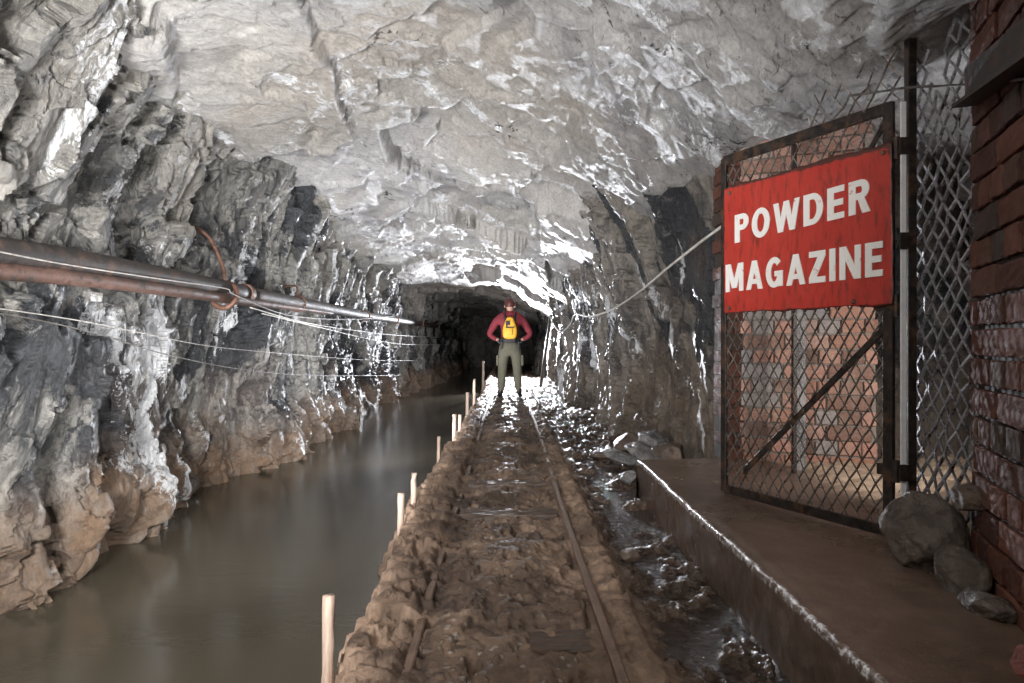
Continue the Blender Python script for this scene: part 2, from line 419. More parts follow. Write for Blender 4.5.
def left_base(y):
    return lerp_tab(y, [(-2, -2.15), (3.4, -2.2), (4.8, -2.42), (6.3, -2.22), (8, -2.35), (13, -2.35), (17, -2.0), (21, -1.9), (30, -1.9)])
def build_left():
    Y = ys(2.4, 30, 0.0030); Z = np.concatenate([np.arange(-0.5, 0.6, 0.0085), np.arange(0.6, 3.3, 0.0095)])
    y, z = np.meshgrid(Y, Z, indexing='ij')
    zero = y * 0
    x = left_base(y) + lerp_tab(z, [(-0.5, 0.08), (-0.2, 0.08), (0.1, 0.05), (0.35, 0.0), (1.2, 0.0), (2.1, 0.12), (2.6, 0.30), (3.3, 0.55)])
    ysh = y - 0.28 * z                                    # fractures lean away from the camera
    wob = 0.25 * fbm(y * 0.9, z * 0.9, zero, 3, 5)
    f1, e1 = facet(ysh * 1.05 + wob, z * 0.62 + wob, zero + 0.5, 11, 0.8)
    f2, e2 = facet(ysh * 3.1 + wob * 2, z * 1.25 + wob, zero + 0.5, 23, 0.9)
    n = fbm(y * 1.1, z * 0.8, zero, 5, 3)
    flute = ridged(ysh * 3.2, z * 0.5, zero, 4, 8)        # vertical water-worn flutes
    d = 0.15 * f1 + 0.085 * f2 + 0.10 * n + 0.035 * (flute - 0.5)
    # a few deep slots
    for X, Yi, rw, dep, sh in ((317, 245, 0.13, 0.30, 0.35), (375, 265, 0.16, 0.26, 0.3), (215, 200, 0.09, 0.22, 0.3), (150, 185, 0.13, 0.24, 0.2), (10, 540, 0.10, 0.30, 0.1), (350, 300, 0.16, 0.2, 0.2), (262, 250, 0.12, 0.18, 0.3)):
        cy, cz = on_left(X, Yi); d = d - dep * blob(y, z, cy, cz, rw, 0.42, sh)
    # bulging boulders at the water line
    low = 1 - sm(0.05, 0.45, z)
    b1, be = facet(y * 3.2, z * 2.6, zero + 0.5, 71, 0.6)
    d = d + low * (0.02 + 0.10 * np.sqrt(np.clip(be, 0, 1)) + 0.04 * b1)
    x = x + blur(d, 3)
    lim = -2.09 + 3.0 * np.clip(np.abs(z - 1.25) - 0.22, 0, 9)      # the pipe runs clear of the rock
    x = np.minimum(x, lim)
    def fine(X, Y_, Z_):
        q = Y_ - 0.3 * Z_; w3 = 0.5 * fbm(X * 2, Y_ * 2, Z_ * 2, 3, 29)
        a, _ = facet(X * 5 + w3 * 2, q * 5 + w3 * 2, Z_ * 2.6 + w3 * 2, 37, 1.0); b, _ = facet(X * 12 + w3 * 3, q * 13, Z_ * 7 + w3 * 4, 41, 1.0)
        return 0.042 * a + 0.015 * b + 0.020 * fbm(X * 10, q * 10, Z_ * 6, 5, 43)
    PP = refine(np.stack([x, y, z], -1), fine)
    # mineral colours, glints painted in white; darker at slots, facet edges, lower down
    cn = fbm(ysh * 2.6, z * 0.7, zero, 5, 91); cf = fbm(ysh * 9, z * 2.0, zero, 4, 95)
    cal_glint = 0.55 * sm(0.22, 0.42, ridged(ysh * 2.3, z * 0.42, zero, 3, 99) * 0.8 + cn * 0.35 - 0.28)
    for X, Yi, ru, rv, a, sh in ((128, 410, 0.26, 0.45, 0.95, 0.05), (105, 320, 0.26, 0.25, 0.8, 0), (85, 150, 0.34, 0.5, 0.26, 0.1), (25, 195, 0.26, 0.4, 0.4, 0.1), (128, 215, 0.24, 0.3, 0.72, 0.1), (165, 340, 0.16, 0.3, 0.55, 0.1),
                           (215, 440, 0.10, 0.4, 0.5, 0.1), (232, 330, 0.06, 0.5, 0.7, 0.1), (300, 330, 0.09, 0.6, 0.6, 0.15), (345, 340, 0.16, 0.6, 0.7, 0.1), (330, 390, 0.3, 0.3, 0.6, 0),
                           (275, 440, 0.13, 0.2, 0.7, 0.1), (385, 330, 0.4, 0.5, 0.6, 0.1), (410, 360, 0.9, 0.4, 0.5, 0), (120, 480, 0.14, 0.2, 0.8, 0), (10, 40, 0.2, 0.3, 0.4, 0), (400, 250, 0.8, 0.4, 0.4, 0.2), (195, 340, 0.035, 0.5, 0.55, 0.05)):
        cy, cz = on_left(X, Yi); cal_glint = cal_glint + a * blob(y, z, cy, cz, ru, rv, sh)
    cal_glint = np.clip(np.minimum(cal_glint, 0.8) * 0.95 * (0.92 + 0.8 * (cf + cn * 0.5)), 0, 0.95)
    cal_glint = cal_glint * (1 - 0.48 * blob(y, z, 3.4, 2.15, 0.7, 0.55))
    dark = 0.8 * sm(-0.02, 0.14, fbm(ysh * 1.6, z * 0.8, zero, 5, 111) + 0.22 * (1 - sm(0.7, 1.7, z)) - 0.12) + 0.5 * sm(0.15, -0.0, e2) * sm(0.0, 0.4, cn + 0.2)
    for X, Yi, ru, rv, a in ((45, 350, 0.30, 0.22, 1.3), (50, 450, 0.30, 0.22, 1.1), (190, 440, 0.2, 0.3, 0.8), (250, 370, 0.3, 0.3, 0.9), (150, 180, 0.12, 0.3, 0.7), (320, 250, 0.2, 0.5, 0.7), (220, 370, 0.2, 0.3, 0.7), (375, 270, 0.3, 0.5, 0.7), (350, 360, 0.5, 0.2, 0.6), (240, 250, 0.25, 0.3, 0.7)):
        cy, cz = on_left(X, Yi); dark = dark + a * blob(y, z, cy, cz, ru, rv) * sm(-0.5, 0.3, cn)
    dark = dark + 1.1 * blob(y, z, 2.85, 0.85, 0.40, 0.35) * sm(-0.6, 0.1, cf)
    tint = 0.6 * sm(0.05, 0.3, fbm(y * 1.1, z * 1.0, zero, 4, 131) + 0.25 * sm(1.0, 2.0, z) - 0.12)
    for X, Yi, ru, rv, a in ((70, 80, 0.2, 0.25, 0.8), (190, 170, 0.25, 0.35, 0.9), (270, 110, 0.4, 0.3, 0.7), (90, 560, 0.25, 0.25, 0.7), (300, 200, 0.4, 0.2, 0.6), (190, 400, 0.12, 0.3, 0.7)):
        cy, cz = on_left(X, Yi); tint = tint + a * blob(y, z, cy, cz, ru, rv)
    for X, Yi, ru, rv in ((40, 360, 0.34, 0.28), (45, 460, 0.3, 0.25)):
        cy, cz = on_left(X, Yi); tint = tint - 1.2 * blob(y, z, cy, cz, ru, rv)
    dark = dark * (1 - 0.7 * blob(y, z, 2.9, 2.3, 0.6, 0.6)); tint = tint + 0.55 * blob(y, z, 2.9, 2.2, 0.6, 0.6) * sm(-0.3, 0.2, cn)
    tint = tint - 1.3 * blob(y, z, 2.85, 0.85, 0.40, 0.35)
    rust = (1 - sm(-0.05, 0.42 , z - 0.34 * fbm(y * 1.7, z * 2, zero, 4, 141))) * 0.85 + 0.22 * sm(0.15, 0.35, fbm(y * 1.4, z * 1.2, zero, 4, 151)) * (1 - sm(0.4, 1.0, z))
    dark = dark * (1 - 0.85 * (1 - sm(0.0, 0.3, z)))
    o = grid_mesh('wall_left', PP, m_wall, dict(calcite_glint=cal_glint, dark=dark, tint=np.clip(tint, 0, 0.9), rust=rust), smooth=False)
    tag(o, kind='structure')
build_left()

def ceil_z(x, y):
    prof = lerp_tab(x, [(-2.8, 2.35), (-2.0, 2.52), (-1.4, 2.72), (-0.6, 2.80), (0.2, 2.66), (0.8, 2.34), (1.15, 2.08), (1.4, 1.98), (2.0, 2.1), (3.4, 2.0)])
    drop = lerp_tab(y, [(-2, 0), (5, 0.0), (8, 0.22), (12, 0.52), (15, 0.72), (20, 0.9), (34, 1.0)])
    return prof - drop * lerp_tab(x, [(-2.2, 0.45), (-0.8, 0.85), (0.5, 1.0), (1.4, 0.75)])
def build_ceiling():
    Y = ys(2.6, 30, 0.0038); X = np.concatenate([np.arange(-2.7, 1.6, 0.0105), np.arange(1.6, 3.5, 0.03)])
    y, x = np.meshgrid(Y, X, indexing='ij'); zero = y * 0
    z = ceil_z(x, y)
    # bedding planes run diagonally
    a = x * 0.9 + y * 0.42; b = -x * 0.42 + y * 0.9
    wob = 0.3 * fbm(x * 0.8, y * 0.8, zero, 3, 205)
    f1, e1 = facet(a * 0.75 + wob, b * 0.6 + wob, zero + 0.5, 211, 0.9)
    f2, e2 = facet(a * 2.4 + wob * 2, b * 1.5, zero + 0.5, 223, 0.9)
    f3, e3 = facet(a * 4.5 + wob * 4, b * 9.5 + wob * 3, zero + 0.5, 237, 1.0)
    n = fbm(x * 0.9, y * 0.7, zero, 5, 203)
    d = 0.13 * f1 + 0.040 * f2 * (0.3 + 0.9 * sm(-0.3, 0.4, n)) + 0.10 * n
    # stepped ledges (edges of rock layers): height jumps across curved lines
    for (x0, y0, dx, dy, h, wv) in ((0.55, 3.2, 0.92, 0.40, 0.10, 0.12), (-1.2, 4.2, 0.8, 0.6, 0.07, 0.2), (0.2, 6.2, 0.85, 0.5, 0.06, 0.2), (-0.3, 8.0, 0.85, 0.5, 0.05, 0.2), (-0.2, 9.6, 0.8, 0.6, 0.06, 0.2), (-0.8, 7.0, 0.8, 0.6, 0.05, 0.2)):
        q = (y - y0) * dx - (x - x0) * dy + wv * 1.6 * fbm(x * 1.4, y * 1.4, zero + x0, 4, 261)
        d = d + h * sm(-0.02, 0.02, q) * np.exp(-np.clip(q, 0, 9) / 0.9) - 0.2 * h * np.exp(-np.clip(-q, 0, 9) / 0.3) * (q < 0)
    z = z + blur(d, 2)
    def fine(X, Y_, Z_):
        A = X * 0.6 + Y_ * 0.8; B = -X * 0.8 + Y_ * 0.6; w3 = 0.5 * fbm(X * 1.5, Y_ * 1.5, Z_ * 1.5, 3, 245)
        a, _ = facet(A * 3.0 + w3, B * 6.5 + w3 * 2, Z_ * 6, 237, 1.0); b, _ = facet(A * 8 + w3 * 2, B * 14, Z_ * 14, 241, 1.0)
        k = 0.35 + 0.9 * sm(-0.25, 0.3, fbm(X, Y_, Z_, 3, 251))
        return (0.020 * a + 0.006 * b) * k + 0.012 * fbm(A * 5, B * 8, Z_ * 8, 5, 255)
    PP = refine(np.stack([x, y, z], -1), fine)
    def at(X_, Y_):      # a point of the ceiling seen at this place in the photograph, by iteration
        h = 2.6
        for _ in range(12):
            yy = (h - 0.92) * 683 / (342 - Y_); xx = (X_ - 508) / 683 * yy; h = 0.5 * h + 0.5 * float(ceil_z(xx, yy))
        return xx, yy
    cn = fbm(a * 2.2, b * 1.2, zero, 5, 271); cf = fbm(x * 8, y * 6, zero, 4, 275)
    cal_glint = 0.25 * sm(0.2, 0.45, cn)
    strokes = [[(640, 0), (668, 40), (682, 90), (700, 140), (722, 180)], [(610, 60), (650, 125), (690, 145), (712, 168)], [(560, 105), (620, 130), (700, 155)], [(742, 108), (752, 125)], [(810, 118), (798, 128)], [(832, 44), (800, 60)], [(765, 108), (758, 118)],
               [(270, 75), (330, 90), (300, 120), (275, 145)], [(420, 95), (480, 82)], [(400, 90), (500, 150)], [(340, 60), (350, 110)], [(430, 245), (490, 262), (555, 298)], [(440, 215), (500, 235), (560, 262)], [(520, 190), (590, 225)], [(460, 180), (520, 215), (575, 240)],
               [(300, 190), (390, 235)], [(180, 100), (260, 170), (300, 200)], [(440, 270), (500, 280), (545, 296)]]
    for st in strokes:  # white mineral streaks, plus lit ledge edges drawn in colour
        for (p, q) in zip(st, st[1:]):
            A = at(*p); B = at(*q); L2 = (B[0] - A[0]) ** 2 + (B[1] - A[1]) ** 2 + 1e-6
            t = np.clip(((x - A[0]) * (B[0] - A[0]) + (y - A[1]) * (B[1] - A[1])) / L2, 0, 1)
            dd = np.hypot(x - A[0] - t * (B[0] - A[0]), y - A[1] - t * (B[1] - A[1])) + 0.05 * cf
            cal_glint = np.maximum(cal_glint, 0.68 * np.exp(-(dd / (0.045 + 0.012 * A[1])) ** 2))
    cal_glint = cal_glint * (0.8 + 0.7 * cf)
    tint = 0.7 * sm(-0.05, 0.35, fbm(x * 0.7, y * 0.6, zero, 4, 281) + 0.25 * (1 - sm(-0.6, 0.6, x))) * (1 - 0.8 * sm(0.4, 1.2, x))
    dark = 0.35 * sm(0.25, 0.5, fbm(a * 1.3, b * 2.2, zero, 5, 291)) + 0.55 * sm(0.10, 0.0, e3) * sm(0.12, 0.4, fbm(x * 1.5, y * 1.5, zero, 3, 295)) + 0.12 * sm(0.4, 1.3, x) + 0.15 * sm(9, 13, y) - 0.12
    rust = 0.18 * sm(0.1, 0.5, fbm(x * 1.0, y * 1.2, zero, 4, 297))
    o = grid_mesh('ceiling', PP, m_ceil, dict(calcite_glint=cal_glint, dark=dark, tint=tint, rust=rust), flip=True)
    tag(o, kind='structure')
build_ceiling()

def right_x(y):
    return lerp_tab(y, [(4.2, 1.42), (4.6, 1.40), (6.4, 1.30), (7.5, 1.20), (10, 1.0), (14, 1.02), (18, 0.8), (22, 1.0), (30, 1.1)])
def build_right():
    # path: from deep in the rock (x=3.3, y=4.5) to the corner, then away down the tunnel
    P = [(3.4, 4.62), (1.55, 4.55), (1.44, 4.62)]
    s = [(x, y) for x, y in zip(np.linspace(3.4, 1.56, 60), np.full(60, 4.60))]
    s += [(1.56 - 0.14 * math.sin(t), 4.74 - 0.14 * math.cos(t)) for t in np.linspace(0.1, 1.5, 14)]
    y = 4.76
    while y < 30: s.append((float(right_x(y)), y)); y += 0.0042 * y
    s = np.array(s)
    t = np.gradient(s, axis=0); t /= np.linalg.norm(t, axis=1)[:, None]
    nx, ny = -t[:, 1], t[:, 0]                       # pointing into the tunnel
    Z = np.arange(-0.3, 2.5, 0.009)
    sx, z = np.meshgrid(s[:, 0], Z, indexing='ij'); sy, _ = np.meshgrid(s[:, 1], Z, indexing='ij'); zero = sx * 0
    NX = np.repeat(nx[:, None], len(Z), 1); NY = np.repeat(ny[:, None], len(Z), 1)
    u = sy - sx * 1.0
    ush = u - 0.25 * z; wob = 0.25 * fbm(u * 0.9, z * 0.9, zero, 3, 305)
    f1, _ = facet(ush * 1.1 + wob, z * 0.8, zero + 0.5, 311, 0.8)
    f2, e2 = facet(ush * 3.0 + wob * 2, z * 1.2 + wob, zero + 0.5, 323, 0.9)
    n = fbm(u, z * 0.8, zero, 5, 303); flute = ridged(ush * 3.0, z * 0.5, zero, 4, 308)
    d = 0.10 * f1 + 0.065 * f2 + 0.08 * n + 0.03 * (flute - 0.5) + lerp_tab(z, [(-0.3, 0.06), (0.3, 0.0), (1.2, -0.05), (2.0, 0.12), (2.5, 0.4)])
    near = 1 - sm(4.5, 5.6, sy)
    d = d * (1 - 0.55 * near)
    d = blur(d, 2)
    x = sx + NX * d; y = sy + NY * d
    def fine(X, Y_, Z_):
        q = Y_ - 0.25 * Z_; w3 = 0.5 * fbm(X * 2, Y_ * 2, Z_ * 2, 3, 329)
        a, _ = facet(X * 5 + w3 * 2, q * 5 + w3 * 2, Z_ * 2.6 + w3 * 2, 337, 1.0); b, _ = facet(X * 12 + w3 * 3, q * 13, Z_ * 7 + w3 * 4, 341, 1.0)
        return (0.026 * a + 0.009 * b + 0.014 * fbm(X * 10, q * 10, Z_ * 6, 5, 343)) * (1 - 0.4 * near)
    PP = refine(np.stack([x, y, z], -1), fine)
    cn = fbm(ush * 3.4, z * 0.8, zero, 5, 391); cf = fbm(ush * 9, z * 3, zero, 4, 395)
    cal_glint = 0.42 * sm(0.25, 0.5, cn) + 0.45 * sm(6.5, 9.5, sy) * sm(-0.1, 0.3, cn)
    for yy, zz, ru, rv, a in ((5.3, 1.5, 0.03, 0.3, 0.8), (5.9, 1.3, 0.05, 0.25, 0.8), (6.6, 1.5, 0.05, 0.35, 0.8), (5.6, 0.75, 0.05, 0.35, 0.9), (6.9, 1.0, 0.08, 0.35, 0.7), (5.0, 1.1, 0.02, 0.2, 0.7), (7.8, 1.1, 0.12, 0.5, 0.8), (9.2, 1.0, 0.3, 0.7, 0.6)):
        cal_glint = cal_glint + a * blob(sy, z, yy, zz, ru, rv, 0.15)
    cal_glint = cal_glint * (0.6 + 0.9 * (cf + 0.2))
    dark = 0.8 * sm(-0.04, 0.14, fbm(ush * 1.7, z * 0.9, zero, 5, 411)) * sm(0.35, 0.9, z + 0.3 * n)
    tint = 0.3 * sm(0.1, 0.4, fbm(u * 1.1, z, zero, 4, 431))
    rust = 0.75 * (1 - sm(0.35, 0.95, z + 0.35 * n)) * (1 - sm(5.8, 9, sy) * 0.6) + 0.3 * sm(0.2, 0.45, fbm(u * 1.4, z, zero, 4, 451))
    o = grid_mesh('wall_right', PP, m_wallr, dict(calcite_glint=cal_glint, dark=dark, tint=tint, rust=rust * 0.6), smooth=False)
    tag(o, kind='structure')
    # rock shell of the powder store behind the gate
    s = [(3.15, 4.7 - 0.03 * k) for k in range(130)] + [(3.15 - 0.03 * k, 0.8) for k in range(60)]
    s = np.array(s); Z = np.arange(-0.2, 2.5, 0.03)
    sx, z = np.meshgrid(s[:, 0], Z, indexing='ij'); sy, _ = np.meshgrid(s[:, 1], Z, indexing='ij'); zero = sx * 0
    f, _ = facet(sy * 2.2 + sx, z * 1.8, zero + 0.5, 511, 0.9); f2, _ = facet((sy + sx) * 6, z * 5, zero + .5, 521, 1)
    d = 0.10 * f + 0.03 * f2 + 0.12 * fbm(sy, z, sx, 4, 513)
    o = grid_mesh('wall_magazine', np.stack([sx - d * (sy > 0.85), sy, z], -1), m_ceil, dict(calcite_glint=0.45 + 0.4 * f, dark=zero, tint=zero + 0.5, rust=zero))
    tag(o, kind='structure')
build_right()

def edge_x(y):
    return lerp_tab(y, [(-2, -0.50), (1.8, -0.50), (2.4, -0.52), (3.5, -0.57), (4.2, -0.60), (5.5, -0.57), (7, -0.54), (12, -0.50), (20, -0.45)]) + 0.035 * fbm(y * 3.1, y * 0, y * 0, 3, 601)
def rise(y): return 0.12 * sm(12, 16, y)
def ground_z(x, y):
    zero = y * 0
    e = edge_x(y) + 0.05 * fbm(x * 0 + 3.3, y * 8, zero, 3, 605)
    u = x - e
    q_ = 8 * sm(-0.17, 0.08, u) + 1.5 * fbm(x * 10, y * 7, zero, 5, 609); slab = (np.floor(q_) + sm(0.3, 0.7, q_ - np.floor(q_))) / 8
    cliff = -0.42 + 0.42 * np.clip(slab, 0, 1.05)
    z = rise(y) + cliff
    on = sm(0.0, 0.10, u)
    # lip along the bank, hollow in the four-foot, mud ridge outside the right rail, gutter beyond it
    prof = lerp_tab(x, [(-0.7, 0.0), (-0.42, 0.015), (-0.33, 0.012), (-0.30, -0.02), (-0.24, -0.03), (-0.1, -0.012), (0.1, -0.012), (0.22, -0.025), (0.29, -0.012), (0.34, 0.0), (0.42, 0.0), (0.47, -0.035), (0.60, -0.06), (0.8, -0.045), (1.2, 0.0), (1.6, 0.08)])
    far = sm(4.2, 6, y)
    prof = prof * (1 - 0.55 * far * (x > 0.42)) 
    t1 = fbm(x * 5, y * 5, zero, 4, 611); t2 = fbm(x * 22, y * 16, zero, 3, 615)
    ter = np.floor(3.2 * fbm(x * 3.4, y * 5.2, zero, 3, 621) + 0.5 * t2) / 3.2
    hump = vn(x * 1.3, y * 2.6, zero, 631)
    f, fe = facet(x * 17, y * 15, zero + 0.5, 641, 0.8)
    stone = np.clip(fe, 0, 0.5)
    inner = sm(-0.26, -0.2, x) * (1 - sm(0.2, 0.28, x))
    z = z + on * (prof + 0.016 * t1 + 0.009 * t2 + 0.004 * fbm(x * 60, y * 45, zero, 2, 617) + 0.020 * hump * inner) + 0.0035 * f * sm(-0.1, 0.05, u) + inner * 0.012 * stone
    rib = np.exp(-((x - 0.40 - 0.02 * vn(y * 2, zero, zero, 691)) / 0.05) ** 2) * np.abs(vn(zero, y * 24, zero, 693)) * 0.022
    z = z + rib
    gut = sm(0.44, 0.5, x) * (1 - sm(0.9, 1.0, x) * 0)
    z = z + gut * (0.030 * fbm(x * 18, y * 16, zero, 4, 651) + 0.020 * fbm(x * 4, y * 3.2, zero, 3, 655))
    return z, u, inner, gut, t1, f
def build_ground():
    Y = ys(1.6, 24, 0.0036, lo=-1.5); X = np.concatenate([np.arange(-0.86, -0.36, 0.0055), np.arange(-0.36, 0.85, 0.0075), np.arange(0.85, 1.9, 0.012)])
    y, x = np.meshgrid(Y, X, indexing='ij'); zero = y * 0
    z, u, inner, gut, t1, f = ground_z(x, y)
    och = (1 - sm(0.03, 0.20, u)) * 1.1 * sm(-0.5, 0.15, t1) + 0.22 * sm(0.1, 0.4, fbm(x * 4, y * 3, zero, 3, 661)) + 0.25 * blob(x, y, 0.37, 3.0, 0.05, 5.0)
    stone = np.clip(inner * (0.55 + 1.2 * fbm(x * 2, y * 2, zero, 3, 665)) + 0.15, 0, 1)
    stone = np.maximum(stone, 0.5 * sm(4, 5.5, y) * gut)
    dark = 0.8 * sm(0.0, 0.3, fbm(x * 3, y * 4, zero, 4, 671) - 0.05) * (1 - 0.7 * gut) * on_track(x) + 0.45 * gut + 0.5 * blob(x, zero, -0.27, 0, 0.05, 9)
    wet = np.clip(0.95 * gut + 0.4 * inner * sm(-0.1, 0.3, t1) + 0.6 * sm(5.5, 9, y), 0, 1)
    o = grid_mesh('floor', np.stack([x, y, z], -1), m_mud, dict(ochre=och, stone=stone, dark=dark, wet=wet), flip=True)
    tag(o, kind='structure')
def on_track(x): return 1 - sm(0.2, 0.5, np.abs(x) - 0.1)
build_ground()

# canal water
P = np.zeros((2, 2, 3))
bm = bmesh.new(); bx(bm, -3.1, -0.35, -1.5, 31, -0.42, -0.20)
o = finish('canal_water', bm, m_water); tag(o, 'still murky brown canal water along the left rock wall', 'water', kind='stuff')
# film of water standing in the gutter
def gutter_water():
    n = N('gutter_water'); a = n.noise(22, 6, 0.65, n.mapv((0.8, 1.8, 1)))
    nb = n.bump(a, 1.0, 0.06); nb = n.bump(n.vor(34), 0.8, 0.03, nb); m = n.out((0.045, 0.028, 0.019), 0.10, nb, spec=1.0)
    Y = ys(1.4, 11, 0.006, lo=-1.4); X = np.arange(0.44, 1.25, 0.02); y, x = np.meshgrid(Y, X, indexing='ij'); zero = y * 0
    z = -0.050 + 0.025 * sm(4, 6, y) + 0.004 * fbm(x * 6, y * 4, zero, 3, 681)
    o = grid_mesh('gutter_water', np.stack([x, y, z], -1), m, {}, flip=True); tag(o, 'shallow wet film of water glinting in the gutter between track and ledge', 'water', kind='stuff')
gutter_water()
# canal bed and floor slab keep the place closed from below
bm = bmesh.new(); bx(bm, -3.3, 3.6, -1.5, 31, -0.75, -0.48); o = finish('floor_bedrock', bm, m_wallr); tag(o, kind='structure')
# end of the tunnel, far out of the light
bm = bmesh.new(); bx(bm, -3.3, 3.6, 30, 30.4, -0.5, 3.2); o = finish('wall_far', bm, m_wallr); tag(o, kind='structure')

# concrete ledge in front of the gate, running in under it as the store's floor
def build_ledge():
    X0 = 0.79
    prof = [(X0 + 0.02, -0.12), (X0, 0.17)] + [(X0, 0.185), (X0 + 0.004, 0.196), (X0 + 0.015, 0.2)]
    xs = [X0 + 0.02] + [X0 + 0.01] * 0
    # dense profile: front face, rounded lip, top
    pr = [(X0 + 0.02 - 0.02 * t, -0.12 + 0.30 * t, 0.0 if t < 0.97 else (t - .97) / .03) for t in np.linspace(0, 1, 34)]
    pr += [(X0 + 0.012 * (1 - math.cos(a)), 0.18 + 0.02 * math.sin(a), 1.0) for a in np.linspace(0.2, 1.57, 6)]
    pr += [(X0 + 0.012 + d, 0.2, max(0, 1 - d / 0.008)) for d in np.concatenate([np.arange(0.006, 0.9, 0.012), np.arange(0.9, 2.4, 0.02)])]
    pr = np.array(pr)
    Y = np.concatenate([np.arange(-1.5, 1.4, 0.06), np.arange(1.4, 4.17, 0.009), [4.172, 4.18, 4.185, 4.19]])
    y, px = np.meshgrid(Y, pr[:, 0], indexing='ij'); _, pz = np.meshgrid(Y, pr[:, 1], indexing='ij'); _, ed = np.meshgrid(Y, pr[:, 2], indexing='ij')
    zero = y * 0
    top = sm(X0 + 0.02, X0 + 0.06, px)
    z = pz + (0.006 * fbm(px * 3, y * 3, zero, 4, 701) + 0.010 * fbm(px * 1.2, y * 1.2, zero, 2, 703) * top)
    # rubble and sand inside the store
    f, fe = facet(px * 12, y * 12, zero + 0.5, 711, 0.8)
    inside = sm(1.5, 1.75, px + 0.0) * sm(2.0, 2.6, y)
    z = z + inside * (0.03 * np.clip(fe, 0, 0.6) + 0.015 * f + 0.03 * fbm(px * 4, y * 4, zero, 3, 715))
    x = px + 0.006 * fbm(px * 2 + pz * 4, y * 3, zero + pz * 5, 4, 705) + 0.004 * fbm(pz * 20, y * 20, zero, 2, 706)
    endf = sm(4.168, 4.19, y)
    z = np.where(endf > 0, z - endf * 0.012, z)
    P = np.stack([x, y, z], -1)
    # close the far end
    last = P[-1:].copy(); last[..., 2] = -0.12; P = np.concatenate([P, last], 0); ed = np.concatenate([ed, ed[-1:] * 0], 0)
    inside = np.concatenate([inside, inside[-1:]], 0)
    o = grid_mesh('floor_ledge', P, m_conc, dict(edge=ed ** 3, sand=inside), flip=True)
    tag(o, kind='structure')
build_ledge()

# ------------------------------------------------------------------ brickwork
def brick_wall(name, p0, p1, z0, z1, depth, mat, course=0.085, length=0.235, seed=1, ragged=0.012, reverse=False, headers=True):
    """p0->p1 is the visible face line; thickness goes to the right of that direction"""
    rnd = random.Random(seed)
    p0 = Vector((*p0, 0)); p1 = Vector((*p1, 0)); d = (p1 - p0); L = d.length; d.normalize(); nrm = Vector((d.y, -d.x, 0))
    bm = bmesh.new(); tones = []; mort = []
    def add(u0, u1, za, zb, off, dep, t, m, bev):
        n0 = len(bm.verts)
        M = Matrix(((d.x, nrm.x, 0, p0.x), (d.y, nrm.y, 0, p0.y), (0, 0, 1, 0), (0, 0, 0, 1)))
        R = Matrix.Translation(((u0 + u1) / 2, 0, (za + zb) / 2)) @ Matrix.Rotation(rnd.uniform(-.02, .02), 4, 'Y') @ Matrix.Rotation(rnd.uniform(-.03, .03) if m < .5 else 0, 4, 'Z')
        a, c = (u1 - u0) / 2, (zb - za) / 2
        tmp = bmesh.new(); bx(tmp, -a, a, off, dep, -c, c, None, bev)
        if m < .5:
            bmesh.ops.subdivide_edges(tmp, edges=[e for e in tmp.edges if e.calc_length() > 0.05], cuts=3, use_grid_fill=True)
            for v in tmp.verts: v.co += Vector((rnd.uniform(-1, 1), rnd.uniform(-1, 1), rnd.uniform(-1, 1))) * 0.0022
        bmesh.ops.transform(tmp, matrix=M @ R, verts=tmp.verts)
        me = bpy.data.meshes.new('t'); tmp.to_mesh(me); tmp.free(); bm.from_mesh(me); bpy.data.meshes.remove(me)
        k = len(bm.verts) - n0; tones.extend([t] * k); mort.extend([m] * k)
    add(0.006, L - 0.006, z0, z1, -0.012, depth, 0.5, 1.0, 0)
    k = 0; z = z0 + 0.005
    while z < z1:
        h = course - 0.010
        hd = headers and k % 2
        step = length / 2 if hd else length
        u = -(0.25 * length if k % 2 else 0) + rnd.uniform(-.01, .01)
        while u < L - 0.01:
            a, b = max(u, -rnd.uniform(0, ragged)), min(u + step - 0.010, L + rnd.uniform(0, ragged))
            if b - a > 0.03:
                add(a, b, z + rnd.uniform(-.002, .002), z + h + rnd.uniform(-.003, .002), rnd.uniform(0, 0.008), depth * (0.985), rnd.random(), 0.0, 0.006)
            u += step
        z += course; k += 1
    o = finish(name, bm, mat, smooth=False)
    for nm, vals in (('tone', tones), ('mortar', mort)):
        a = o.data.attributes.new(nm, 'FLOAT', 'POINT'); a.data.foreach_set('value', np.array(vals, dtype=np.float32))
    return tag(o, kind='structure')
brick_wall('wall_near', (1.43, 2.10), (1.05, 1.06), 0.17, 2.25, -0.34, m_brick, 0.088, 0.24, 3)
brick_wall('wall_pillar', (1.36, 4.28), (1.74, 4.28), 0.17, 2.15, 0.23 * -1, m_brick, 0.088, 0.22, 5)
brick_wall('wall_store', (1.42, 4.15), (2.08, 3.86), 0.17, 2.15, -0.23, m_brick2, 0.088, 0.24, 8)

